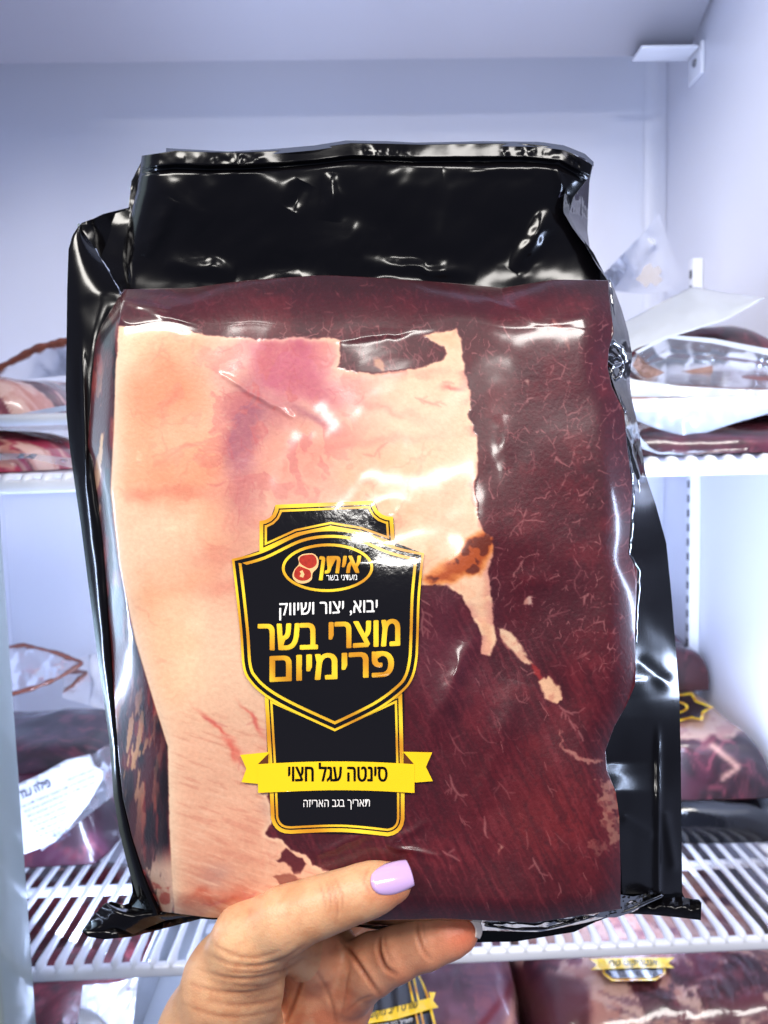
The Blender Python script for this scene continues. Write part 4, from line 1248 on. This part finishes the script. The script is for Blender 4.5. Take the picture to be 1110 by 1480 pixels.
# thumb nail: a curved plate over the tip
nail = pmat('lilac_nail_polish', (206, 172, 226), 0.16, coat=1.0)
nu, nv = 40, 40
U, Vv = np.meshgrid(np.linspace(-1, 1, nu), np.linspace(-1, 1, nv), indexing='ij')
# map a square onto a rounded nail outline
LL, WW = 29.5, 21.5
ex = np.where(U > 0, 0.22, 0.5)
Us = U*np.sqrt(1-ex*Vv**2*0.55); Vs = Vv*np.sqrt(1-np.where(U > 0, 0.30, 0.66)*U**2)
cx, cy, an = 566.0, 1270.0, math.radians(-18)
ux, uy = math.cos(an), math.sin(an)
NX = cx+Us*LL*ux-Vs*WW*uy; NY = cy+Us*LL*uy+Vs*WW*ux
sel = (np.abs(U) < 0.55) & (np.abs(Vv) < 0.75)
dsamp = hand_depth(NX[sel], NY[sel])
Bs = lambda u_, v_: np.stack([np.ones_like(u_), u_, v_, u_*u_, u_*v_, v_*v_], -1)
cf = np.linalg.lstsq(Bs(Us[sel], Vs[sel]), dsamp, rcond=None)[0]
dn = Bs(Us, Vs) @ cf
edge = np.maximum(np.abs(U), np.abs(Vv))
dn = dn-0.0007*(1-0.9*np.abs(Vv)**4)+0.0009*sstep(0.9, 1.0, np.maximum(-U, np.abs(Vv)))
no = mesh_np('nail', P(NX, NY, dn).reshape(-1, 3), grid_faces(nu, nv, flip=False), nail, hand)
md = no.modifiers.new('t', 'SOLIDIFY'); md.thickness = 0.0005; md.offset = -1
no['label'] = 'pale lilac thumb nail'
# index nail seen end-on past the fingertip
nail2 = pmat('bare_nail_edge', (250, 236, 226), 0.25, coat=0.8)
U, Vv = np.meshgrid(np.linspace(0, 1, 8), np.linspace(-1.25, 0.35, 24), indexing='ij')
rr_ = 20.5+9.5*U*np.clip(np.cos((Vv+0.45)*1.6), 0, 1)**0.3
no = mesh_np('nail', P(667+rr_*np.cos(Vv), 1347+rr_*np.sin(Vv), .2580+0.0025*U).reshape(-1, 3), grid_faces(8, 24), nail2, hand)
md = no.modifiers.new('t', 'SOLIDIFY'); md.thickness = 0.0006; md.offset = 0
# ------------------------------------------------------------------ packs on the shelves
def zplane(z):
    def f(x, y):
        v = fwd[2]+(np.asarray(x)-555)/FPX*rgt[2]-(np.asarray(y)-740)/FPX*upv[2]
        return (z-CZ)/v
    return f


def proj(Vw):
    q = np.asarray(Vw)-CAM
    d = q @ fwd
    return 555+(q @ rgt)/d*FPX, 740-(q @ upv)/d*FPX, d


M['bgmeat'] = meat_mat('background_flesh', cbump=0.5, cscale=45, coatrough=0.12)
M['pouch'] = film_mat('milky_pouch_film', tint=(0.9, 0.9, 0.92), milk=0.35, milkcol=(0.72, 0.73, 0.76), rough=0.12, bump=0.5, bscale=35, bdist=0.003)
M['pouch2'] = film_mat('clear_pouch_film', tint=(0.93, 0.92, 0.93), milk=0.28, milkcol=(0.62, 0.6, 0.66), rough=0.16, bump=0.3, bscale=22, bdist=0.003)
M['card'] = pmat('white_pouch_panel', (178, 182, 188), 0.30, coat=0.3, noise=0.08, nscale=25, bump=0.4, bscale=40)
M['paper'] = pmat('white_label_paper', (206, 208, 216), 0.5, bump=0.2, bscale=60)
M['ink'] = pmat('grey_label_ink', (70, 72, 90), 0.6)
M['smear'] = film_mat('brown_juice_film', tint=(0.75, 0.5, 0.38), milk=0.3, milkcol=(0.35, 0.16, 0.09))
M['stain'] = pmat('brown_juice_seam', (120, 66, 52), 0.25, coat=0.6, noise=0.4, nscale=80)


def cut_colours(x, y, z, fatf, seed, redc=(96, 26, 40), fatc=(214, 168, 150), sc=0.05, extra=None):
    u_, v_ = x*1.0+0.3*z, y+0.6*z
    wx_ = u_+(fbm(u_, v_, sc*0.5, 3, seed+1)-0.5)*sc*1.0; wy_ = v_+(fbm(u_, v_, sc*0.5, 3, seed+2)-0.5)*sc*1.0
    n_ = fbm(wx_, wy_, sc, 4, seed)
    c = np.zeros(x.shape+(3,))+np.array(redc, float)
    c = over(c, np.array(redc)*0.5, sstep(0.45, 0.7, fbm(wx_, wy_, sc*0.7, 3, seed+4))*0.8)
    c = over(c, (150, 70, 80), sstep(0.55, 0.75, fbm(wx_, wy_*2.5, sc*0.35, 3, seed+5))*0.5)
    f = sstep(1-fatf-0.03, 1-fatf+0.03, n_+0.12*(fbm(u_, v_, sc*0.15, 2, seed+6)-0.5))
    fc = over(np.zeros(x.shape+(3,))+np.array(fatc, float), np.array(fatc)*np.array([.86, .68, .66]), sstep(0.4, 0.7, fbm(wx_, wy_, sc*0.3, 3, seed+7))*0.8)
    c = c*(1-f[..., None])+fc*f[..., None]
    if extra is not None: c = extra(x, y, z, c)
    return c


def slab(parent, xy4, z0, h, rnd=0.10, name='meat_cut', seed=1, fatf=0.4, p=4.0, lump=0.2, res=(110, 80), redc=(96, 26, 40), fatc=(214, 168, 150), sc=0.05, extra=None, mat_=None, dome=0.0):
    """a pillow-shaped cut lying on z0 with corners xy4 (x,y), seen from above"""
    nu_, nv_ = res
    U, V_ = np.meshgrid(np.linspace(-1, 1, nu_), np.linspace(-1, 1, nv_), indexing='ij')
    Us = np.sign(U)*np.abs(U)**0.8; Vs = np.sign(V_)*np.abs(V_)**0.8
    Us = np.sin(U*math.pi/2); Vs = np.sin(V_*math.pi/2)
    c = np.array(xy4, float); a_, b_ = (Us+1)/2, (Vs+1)/2
    XY = (c[0][None, None]*((1-a_)*(1-b_))[..., None]+c[1][None, None]*(a_*(1-b_))[..., None]+c[2][None, None]*(a_*b_)[..., None]+c[3][None, None]*((1-a_)*b_)[..., None])
    # round the outline
    cen = c.mean(0); k = 1-rnd*(np.abs(Us)*np.abs(Vs))**3
    XY = cen+(XY-cen)*k[..., None]
    e = np.clip(1-np.abs(Us)**p, 0, 1)*np.clip(1-np.abs(Vs)**p, 0, 1)
    top = e**(1/2.6)
    L_ = 0.09
    nn_ = fbm(XY[..., 0], XY[..., 1], L_, 3, seed+20)-0.5
    wob = 0.012*(fbm(XY[..., 0], XY[..., 1], 0.07, 2, seed+21)-0.5)
    XY = XY+wob[..., None]
    z = z0+h*top*(1+lump*nn_*2)*(1-dome*(Us**2+Vs**2)/2)+0.0015
    col_ = cut_colours(XY[..., 0], XY[..., 1], z, fatf, seed, redc, fatc, sc, extra)
    V3 = np.concatenate([XY, z[..., None]], -1).reshape(-1, 3)
    V3b = V3.copy(); V3b[:, 2] = z0+0.0008
    n = len(V3)
    F = np.concatenate([grid_faces(nu_, nv_, flip=True), grid_faces(nu_, nv_)+n])
    return mesh_np(name, np.concatenate([V3, V3b]), F, mat_ or M['bgmeat'], parent, cols={'flesh': lin(np.concatenate([col_.reshape(-1, 3)]*2))*0.8})


def ruledw(name, A, B, m, parent, nr=50, nc=20, dfn=None, bow=0.0, sm=1, thick=0.0):
    A = smoothpts(A, nr, sm); B = smoothpts(B, nr, sm)
    t = np.linspace(0, 1, nc)
    Q = A[:, None, :]*(1-t)[None, :, None]+B[:, None, :]*t[None, :, None]
    d = Q[..., 2]-bow*np.sin(t*math.pi)[None, :]
    if dfn is not None: d = d-dfn(Q[..., 0], Q[..., 1])
    o = mesh_np(name, P(Q[..., 0], Q[..., 1], d).reshape(-1, 3), grid_faces(nr, nc), m, parent)
    if thick:
        md = o.modifiers.new('t', 'SOLIDIFY'); md.thickness = thick; md.offset = 0
    return o


def tubew(name, pts, r, m, parent, n=60):
    q = smoothpts(pts, n, 1)
    return tube(name, P(q[:, 0], q[:, 1], q[:, 2]), r, m, parent, seg=6, rads=r*(0.5+fbm(q[:, 0], q[:, 1], 14, 2, 9)))


rp = lambda k, s=20: (lambda x, y: k*(fbm(x, y, s, 3, 500)-0.5))


def hz(px_, py_, z):
    return tuple(hit(px_, py_, 2, z)[:2])


GB = 'vacuum packs of meat kept on the refrigerator shelves'
# ---- upper shelf, left
t = thing('meat_pack', 'clear pack of marbled meat above the guard rod left of the hand-held pack', 'meat pack', (-0.36, 0.6, ZU+0.036), GB)
slab(t, [(XL+0.016, 0.535), (-0.235, 0.545), (-0.235, 0.74), (XL+0.016, 0.74)], ZU+0.040, 0.040, seed=33, fatf=0.54, fatc=(238, 196, 184), redc=(130, 50, 70), sc=0.035, lump=0.35)
ruledw('film_margin', [(-40, 560, .66), (0, 532, .66), (50, 506, .66), (120, 486, .66)], [(-40, 600, .60), (0, 562, .60), (40, 548, .60), (120, 540, .60)], M['pouch2'], t, dfn=rp(.006), nc=20)
tubew('juice_seam', [(-40, 556, .66), (0, 531, .66), (50, 504, .66), (120, 486, .66)], 0.0030, M['stain'], t)
ruledw('film_margin', [(-30, 606, .535), (30, 598, .535), (70, 590, .535), (120, 582, .535)], [(-30, 612, .54), (30, 606, .54), (70, 598, .54), (120, 590, .54)], M['card'], t, nc=8, dfn=rp(.003))
t = thing('meat_pack', 'pink marbled pack lying between the guard rod and the upper shelf at left', 'meat pack', (-0.36, 0.6, ZU), GB)
slab(t, [(XL+0.016, 0.532), (-0.235, 0.532), (-0.235, 0.76), (XL+0.016, 0.76)], ZU+0.004, 0.033, seed=47, fatf=0.46, fatc=(250, 206, 190), redc=(186, 50, 84), sc=0.035, lump=0.2)
ruledw('film_margin', [(-30, 656, .528), (40, 655, .528), (120, 664, .528)], [(-30, 668, .526), (40, 662, .526), (120, 680, .526)], M['pouch'], t, nc=8, dfn=rp(.003))

# ---- upper shelf, right: a heap of pouches
t = thing('meat_pouch', 'upright clear pouch corner with yellowish smear, tallest at the right wall', 'meat pouch', tuple(P(930, 450, .76)), GB)
ruledw('pouch_film', [(868, 400, .74), (905, 362, .76), (936, 330, .78), (952, 308, .79)], [(880, 420, .70), (930, 425, .72), (970, 420, .75), (985, 400, .78)], M['pouch'], t, dfn=rp(.01, 30))
sheet('juice_smear', [(918, 404), (926, 396), (930, 386), (940, 380), (944, 388), (952, 384), (957, 392), (952, 398), (958, 404), (948, 414), (940, 408), (934, 416), (926, 408)], lambda x, y: 0*x+.708, film_mat('yellow_fat_smear', milk=0.4, milkcol=(0.62, 0.5, 0.36)), t, step=6)
t = thing('meat_pack', 'dark red meat pack sloping down behind the white pouch panel at right', 'meat pack', (0.26, 0.7, ZU), GB)
slab(t, [(0.13, 0.64), (XR-0.018, 0.60), (XR-0.018, 0.80), (0.13, 0.80)], ZU+0.0745, 0.036, seed=57, fatf=0.12, redc=(104, 44, 56), sc=0.05, lump=0.5)
t2 = thing('meat_pack', 'brownish meat pack under the curved clear pouch on the upper right', 'meat pack', (0.26, 0.6, ZU), GB)
slab(t2, [(0.15, 0.56), (XR-0.016, 0.555), (XR-0.016, 0.78), (0.15, 0.78)], ZU+0.036, 0.036, seed=61, fatf=0.22, redc=(116, 58, 56), sc=0.05, lump=0.3)
t = thing('meat_pouch', 'white pouch panel bent forward over the heap on the upper right', 'meat pouch', tuple(P(1000, 480, .6)), GB)
ruledw('pouch_panel', [(880, 478, .60), (940, 446, .62), (1000, 414, .64), (1050, 424, .62), (1103, 430, .59)], [(895, 522, .545), (920, 503, .55), (980, 484, .56), (1050, 462, .565), (1105, 431, .57)], M['card'], t, dfn=rp(.008, 40), bow=0.01, thick=0.0004)
t = thing('meat_pouch', 'clear pouch curling open with brown juice inside, above the right guard rod', 'meat pouch', tuple(P(1000, 560, .56)), GB)
ruledw('pouch_film', [(906, 530, .535), (922, 505, .545), (965, 486, .56), (1030, 490, .57), (1130, 508, .58)], [(906, 530, .535), (930, 552, .535), (985, 556, .53), (1050, 560, .53), (1130, 562, .53)], M['pouch2'], t, nc=30, dfn=rp(.008, 40), bow=-0.045)
ruledw('pouch_edge', [(918, 508, .540), (965, 484, .55), (1030, 489, .56), (1130, 508, .57)], [(922, 511, .540), (965, 489, .55), (1030, 496, .56), (1130, 518, .57)], M['card'], t, nc=6)
ruledw('pouch_edge', [(893, 530, .53), (912, 548, .53), (985, 558, .53), (1060, 562, .53), (1130, 564, .53)], [(890, 560, .528), (905, 574, .528), (985, 574, .528), (1060, 575, .528), (1130, 576, .528)], M['card'], t, nc=14, dfn=rp(.005, 30), thick=0.0004)
ruledw('juice_smear', [(914, 528, .552), (926, 544, .552), (950, 551, .555), (985, 548, .57), (1030, 540, .575)], [(922, 512, .56), (938, 528, .565), (965, 540, .57), (990, 536, .575), (1030, 528, .58)], M['smear'], t, nc=10)
t = thing('meat_pouch', 'grey pouch sagging in a point between guard rod and shelf at right', 'meat pouch', tuple(P(1000, 640, .55)), GB)
ruledw('pouch_film', [(895, 590, .53), (960, 590, .53), (1040, 588, .53), (1130, 584, .53)], [(900, 600, .54), (950, 620, .54), (995, 634, .54), (1060, 612, .54), (1130, 592, .54)], M['card'], t, nc=14, dfn=rp(.006, 30), thick=0.0004)
ruledw('pouch_film', [(900, 600, .55), (960, 622, .55), (1000, 634, .55), (1080, 640, .55)], [(905, 640, .53), (950, 656, .53), (1000, 658, .53), (1080, 650, .53)], M['pouch'], t, nc=14, dfn=rp(.006, 30))
t = thing('meat_pack', 'dark purple pack with bright glints lying flat on the upper shelf at right', 'meat pack', (0.26, 0.6, ZU), GB)
slab(t, [(0.16, 0.530), (XR-0.016, 0.530), (XR-0.016, 0.78), (0.16, 0.78)], ZU+0.004, 0.031, seed=66, fatf=0.1, redc=(84, 30, 46), lump=0.4)

# ---- lower shelf, right
zt = ZL+0.004


def label_card(parent, border, inner, ribbon, dep, m_y, ribtext=None, name='label'):
    s = sheet(name, border, dep(0.0), m_y, parent, step=20)
    sheet('black_field', inner, dep(0.0006), blk, s, step=20)
    return s


t = thing('meat_pack', 'glossy black wrapped pack at the bottom of the lower right stack', 'meat pack', (0.27, 0.7, zt), GB)
XW = XR-0.001
bk2 = pmat('black_pack_film', (10, 10, 14), 0.12, coat=0.6, bump=0.9, bscale=60)
slab(t, [(0.20, 0.652), (XW, 0.640), (XW, 0.88), (0.20, 0.88)], zt, 0.036, name='black_wrap', seed=70, mat_=bk2, lump=0.3, p=10, rnd=0.03)
t = thing('meat_pack', 'thick pack on the lower shelf at right with pale fat on top and black label', 'meat pack', (0.27, 0.72, zt+0.03), GB)


def ex1(x, y, z, c):
    px_, py_, _ = proj(np.stack([x, y, z], -1).reshape(-1, 3)); px_ = px_.reshape(x.shape); py_ = py_.reshape(x.shape)
    wy_ = py_+(fbm(px_, py_, 30, 3, 71)-0.5)*24
    f = sstep(1076, 1068, wy_-0.05*(px_-985)*(-1))*sstep(1000, 985, wy_-(px_-1040)*0.75)*0+sstep(1078, 1070, wy_+0.12*(px_-985))
    c = over(c, (206, 172, 152), f*0.9)
    c = over(c, (150, 92, 92), f*sstep(0.5, 0.7, fbm(px_, py_, 16, 3, 72))*0.5)
    d1, _ = seg_dist(px_, py_, 1030, 1078, 1066, 1108); d2, _ = seg_dist(px_, py_, 1066, 1110, 1045, 1124)
    return over(c, (214, 164, 140), np.exp(-(np.minimum(d1, d2)/(3.5+3*fbm(px_, py_, 12, 2, 8)))**2)*0.75)


slab(t, [(0.19, 0.664), (XW, 0.652), (XW, 0.895), (0.19, 0.895)], zt+0.034, 0.060, seed=72, fatf=0.05, redc=(58, 20, 32), sc=0.06, extra=ex1, lump=0.10, res=(160, 120), p=10, rnd=0.02)
zp = lambda dz: zplane(zt+0.0975+dz)
label_card(t, [(960, 1003), (986, 1003), (1000, 1000), (1008, 1012), (1032, 1022), (1018, 1030), (1016, 1042), (1000, 1038), (970, 1046), (950, 1042)], [(962, 1006), (985, 1006), (998, 1004), (1004, 1014), (1025, 1022), (1014, 1028), (1012, 1038), (1000, 1035), (970, 1042), (955, 1040)], None, zp, gold)
sheet('oval_ring', [(975+20*math.cos(a_), 1022+9*math.sin(a_)) for a_ in np.linspace(0, 6.28, 25)[:-1]], zp(0.0012), gold, t, step=20)
sheet('oval_field', [(975+16*math.cos(a_), 1022+6.5*math.sin(a_)) for a_ in np.linspace(0, 6.28, 25)[:-1]], zp(0.0018), blk, t, step=20)
t = thing('meat_pack', 'small dark brown pack against the back wall behind the lower right stack', 'meat pack', (0.24, 0.8, zt+0.08), GB)
slab(t, [(0.20, 0.77), (XW, 0.772), (XW, 0.87), (0.20, 0.87)], zt+0.096, 0.056, seed=75, fatf=0.25, redc=(70, 30, 34), fatc=(130, 80, 70), lump=0.3)

# ---- lower shelf, left
t = thing('meat_pack', 'dark veal pack on the lower shelf at left carrying a printed white paper label', 'meat pack', (-0.36, 0.7, zt), GB)
slab(t, [(XL+0.02, 0.650), (-0.245, 0.640), (-0.24, 0.81), (XL+0.02, 0.81)], zt, 0.070, seed=81, fatf=0.12, redc=(84, 40, 62), lump=0.3)
ruledw('film_margin', [(40, 1150, .70), (90, 1120, .70), (150, 1080, .71), (190, 1060, .72)], [(60, 1230, .66), (100, 1200, .665), (150, 1160, .67), (190, 1130, .68)], M['pouch2'], t, dfn=rp(.01, 30))
LB = [(20, 1136), (60, 1118), (96, 1098), (130, 1090), (136, 1106), (150, 1114), (147, 1128), (128, 1160), (104, 1190), (80, 1216), (62, 1224), (30, 1236), (20, 1230)]
ld = lambda x, y: .655-0.00035*(y-1160)+0.004*np.sin((x-20)/28.0)
pl = sheet('paper_label', LB, ld, M['paper'], t, step=8, thick=0.0003)
R_ = lambda ang, cx_, cy_: (lambda X, Y: P(cx_+(X-cx_)*math.cos(ang)-(Y-cy_)*math.sin(ang), cy_+(X-cx_)*math.sin(ang)+(Y-cy_)*math.cos(ang), ld(cx_+(X-cx_)*math.cos(ang)-(Y-cy_)*math.sin(ang), cy_+(X-cx_)*math.sin(ang)+(Y-cy_)*math.cos(ang))-0.0012))
lettering('פילה עגל', 26, 74, 1136, 1146, M['ink'], 0, par=pl, bold=0.02, xy_map=R_(-0.42, 50, 1140))
rr = random.Random(4)
AB = 'אבגדהוזחטיכלמנסעפצקרשת'
for k in range(9):
    y_ = 1153+k*8.2; xe = 104-k*4.2
    s_ = ' '.join(''.join(rr.choice(AB) for _ in range(rr.randint(2, 6))) for _ in range(5))
    lettering(s_, 30+k*1.2, xe, y_, y_+3.4, M['ink'], 0, par=pl, xy_map=R_(-0.40, 60, 1160), name='small_print')
for k in range(4):
    y_ = 1118+k*9
    s_ = ' '.join(''.join(rr.choice(AB) for _ in range(rr.randint(2, 5))) for _ in range(3))
    lettering(s_, 100, 142-k*3, y_, y_+3.0, M['ink'], 0, par=pl, xy_map=R_(-0.40, 120, 1130), name='small_print')
for k in range(9):
    x_ = 74+k*2.6; ww = rr.choice([0.5, 0.9, 1.3])
    sheet('barcode_bar', [(x_, 1205-0.45*k*2.6), (x_+ww, 1205-0.45*k*2.6-ww*0.4), (x_+7+ww, 1217-0.45*k*2.6-ww*0.4), (x_+7, 1217-0.45*k*2.6)], lambda x, y: ld(x, y)-0.0012, M['ink'], pl, cuts=False)
t = thing('meat_pack', 'dark pack at left on the lower shelf, its empty clear corner edged in brown', 'meat pack', (-0.36, 0.76, zt+0.07), GB)
slab(t, [(XL+0.02, 0.690), (-0.275, 0.690), (-0.26, 0.81), (XL+0.02, 0.81)], zt+0.064, 0.030, seed=84, fatf=0.1, redc=(70, 40, 58), lump=0.3)
ruledw('film_margin', [(-10, 935, .76), (40, 932, .76), (80, 942, .755), (120, 957, .75)], [(-10, 1012, .72), (30, 1004, .72), (80, 985, .73), (120, 957, .75)], M['pouch2'], t, dfn=rp(.006, 30))
tubew('juice_seam', [(-10, 938, .758), (35, 932, .758), (80, 943, .753), (120, 958, .748), (85, 980, .73), (50, 994, .72), (-10, 1010, .715)], 0.0022, M['stain'], t, n=90)
ruledw('film_margin', [(95, 960, .76), (130, 945, .77), (170, 950, .78), (210, 960, .78)], [(90, 1008, .72), (130, 1020, .71), (170, 1030, .71), (210, 1040, .71)], M['pouch'], t, dfn=rp(.008, 60))

# ---- packs under the lower shelf, lying on the cabinet floor
zf = ZB+0.001
hh = ZL-0.050-zf
t = thing('meat_pack', 'clear bag of dark red meat chunks under the lower shelf at far left', 'meat pack', (-0.33, 0.6, zf), GB)
slab(t, [(XL+0.02, 0.50), (-0.205, 0.50), (-0.205, 0.80), (XL+0.02, 0.80)], zf, hh-0.01, seed=91, fatf=0.16, redc=(84, 22, 30), sc=0.025, lump=0.5, res=(150, 120))
ruledw('film_margin', [(120, 1424, .55), (170, 1420, .56), (200, 1410, .57)], [(110, 1500, .50), (160, 1500, .51), (190, 1500, .52)], M['pouch2'], t, dfn=rp(.005, 60))
t = thing('plastic_tray', 'pale blue-white plastic tray edge showing under the shelf beside the wrist', 'tray', (-0.15, 0.6, zf), GB)
xa = hz(232, 1450, ZL-0.06)[0]
xb_ = hz(330, 1450, ZL-0.06)[0]
box('tray_wall', xa-0.02, xa-0.017, 0.49, 0.80, zf, ZL-0.040, M['card'], t, bev=0.001)
box('tray_wall', xb_, xb_+0.003, 0.49, 0.80, zf, ZL-0.040, M['card'], t, bev=0.001)
box('tray_wall', xa-0.017, xb_, 0.797, 0.80, zf, ZL-0.045, M['card'], t, bev=0.001)
box('tray_base', xa-0.0168, xb_-0.0002, 0.491, 0.7968, ZL-0.085, ZL-0.080, M['card'], t)
for k in range(8):
    box('tray_rib', xa+0.012, xa+0.022, 0.51+k*0.022, 0.522+k*0.022, ZL-0.080, ZL-0.0745, M['wire'], t, bev=0.001)
t = thing('meat_pack', 'purple-red pack with black label and yellow ribbon, beside the palm', 'meat pack', (0.0, 0.6, zf), GB)


def ex2(x, y, z, c):
    px_, py_, _ = proj(np.stack([x, y, z], -1).reshape(-1, 3)); px_ = px_.reshape(x.shape); py_ = py_.reshape(x.shape)
    d1, _ = seg_dist(px_+6*(fbm(px_, py_, 20, 2, 5)-0.5), py_, 755, 1395, 735, 1490); d2, _ = seg_dist(px_, py_, 745, 1420, 690, 1490)
    c = over(c, (150, 120, 140), 0.45+0*px_)
    c = over(c, (110, 20, 40), np.exp(-(d2/6)**2)*0.8)
    return over(c, (214, 158, 146), np.exp(-(d1/9)**2)*0.9)


xc1 = hz(768, 1440, ZL-0.055)[0]; xc0 = hz(440, 1440, ZL-0.055)[0]
slab(t, [(xc0, 0.505), (xc1, 0.505), (xc1, 0.80), (xc0, 0.80)], zf, hh-0.004, seed=95, fatf=0.06, redc=(96, 50, 74), sc=0.06, extra=ex2, lump=0.10, res=(150, 120), p=8)
zq = lambda dz: zplane(ZL-0.045+dz)
s = sheet('label', [(545, 1392), (600, 1388), (604, 1404), (612, 1420), (620, 1440), (630, 1480), (634, 1520), (520, 1520), (520, 1400)], zq(0), gold, t, step=20)
sheet('black_field', [(545, 1395), (598, 1391), (601, 1405), (609, 1420), (616, 1440), (626, 1480), (630, 1517), (520, 1517), (520, 1403)], zq(0.0005), blk, s, step=20)
for (q0, q1) in (((586, 1402), (607, 1500)), ((594, 1402), (615, 1500))):
    sheet('gold_line', [(q0[0], q0[1]), (q0[0]+3, q0[1]), (q1[0]+3, q1[1]), (q1[0], q1[1])], zq(0.001), gold, s, step=20)
sheet('ribbon', [(515, 1468), (560, 1458), (622, 1442), (620, 1434), (630, 1434), (626, 1446), (634, 1456), (624, 1458), (570, 1474), (515, 1482)], zq(0.0016), yel, s, step=20)
lettering('שורט ריב מקוצר', 528, 604, 1455, 1464, M['black'], 0, rot=0.22, par=s, bold=0.01, depf=zq(0.0022))
lettering('תאריך בגב האריזה', 540, 596, 1477, 1482, wht, 0, rot=0.20, par=s, depf=zq(0.0012))
ringp = [(560+26*math.cos(a_), 1404+16*math.sin(a_)) for a_ in np.linspace(0, 6.28, 25)[:-1]]
sheet('oval_ring', ringp, zq(0.001), gold, s, step=20); sheet('oval_field', inset(ringp, 3), zq(0.0014), blk, s, step=20)
t = thing('meat_pack', 'large pale fatty pack with a yellow ribbon label under the shelf at bottom right', 'meat pack', (0.2, 0.6, zf), GB)


def ex3(x, y, z, c):
    px_, py_, _ = proj(np.stack([x, y, z], -1).reshape(-1, 3)); px_ = px_.reshape(x.shape); py_ = py_.reshape(x.shape)
    m_ = sstep(860, 840, px_+20*(fbm(px_, py_, 20, 3, 6)-0.5)-0.1*(py_-1430))*sstep(1395, 1410, py_-0.2*(px_-780))
    c = over(c, (74, 20, 32), m_*0.85)
    st_ = fbm(px_*0.5+py_, py_-0.45*px_, 26, 4, 7, 7)
    return over(c, (112, 70, 84), sstep(0.5, 0.7, st_)*sstep(840, 900, px_)*0.7)


slab(t, [(xc1+0.004, 0.50), (XR-0.02, 0.50), (XR-0.02, 0.81), (xc1+0.004, 0.81)], zf, hh, seed=99, fatf=0.66, fatc=(206, 168, 156), redc=(104, 44, 60), sc=0.06, extra=ex3, lump=0.12, res=(170, 130), p=7)
zq2 = lambda dz: zplane(ZL-0.0445+dz)
s = sheet('label', [(868, 1385), (962, 1384), (962, 1408), (948, 1417), (884, 1418), (872, 1408)], zq2(0), gold, t, step=20)
sheet('black_field', [(871, 1386), (958, 1385), (958, 1406), (946, 1413), (886, 1414), (875, 1406)], zq2(0.0005), blk, s, step=20)
sheet('ribbon', [(852, 1386), (975, 1384), (966, 1392), (975, 1399), (916, 1399), (854, 1402), (862, 1394)], zq2(0.0012), yel, s, step=20)
lettering('אנטריקוט טרי', 880, 950, 1388, 1395, M['black'], 0, rot=0.02, par=s, bold=0.01, depf=zq2(0.0018))
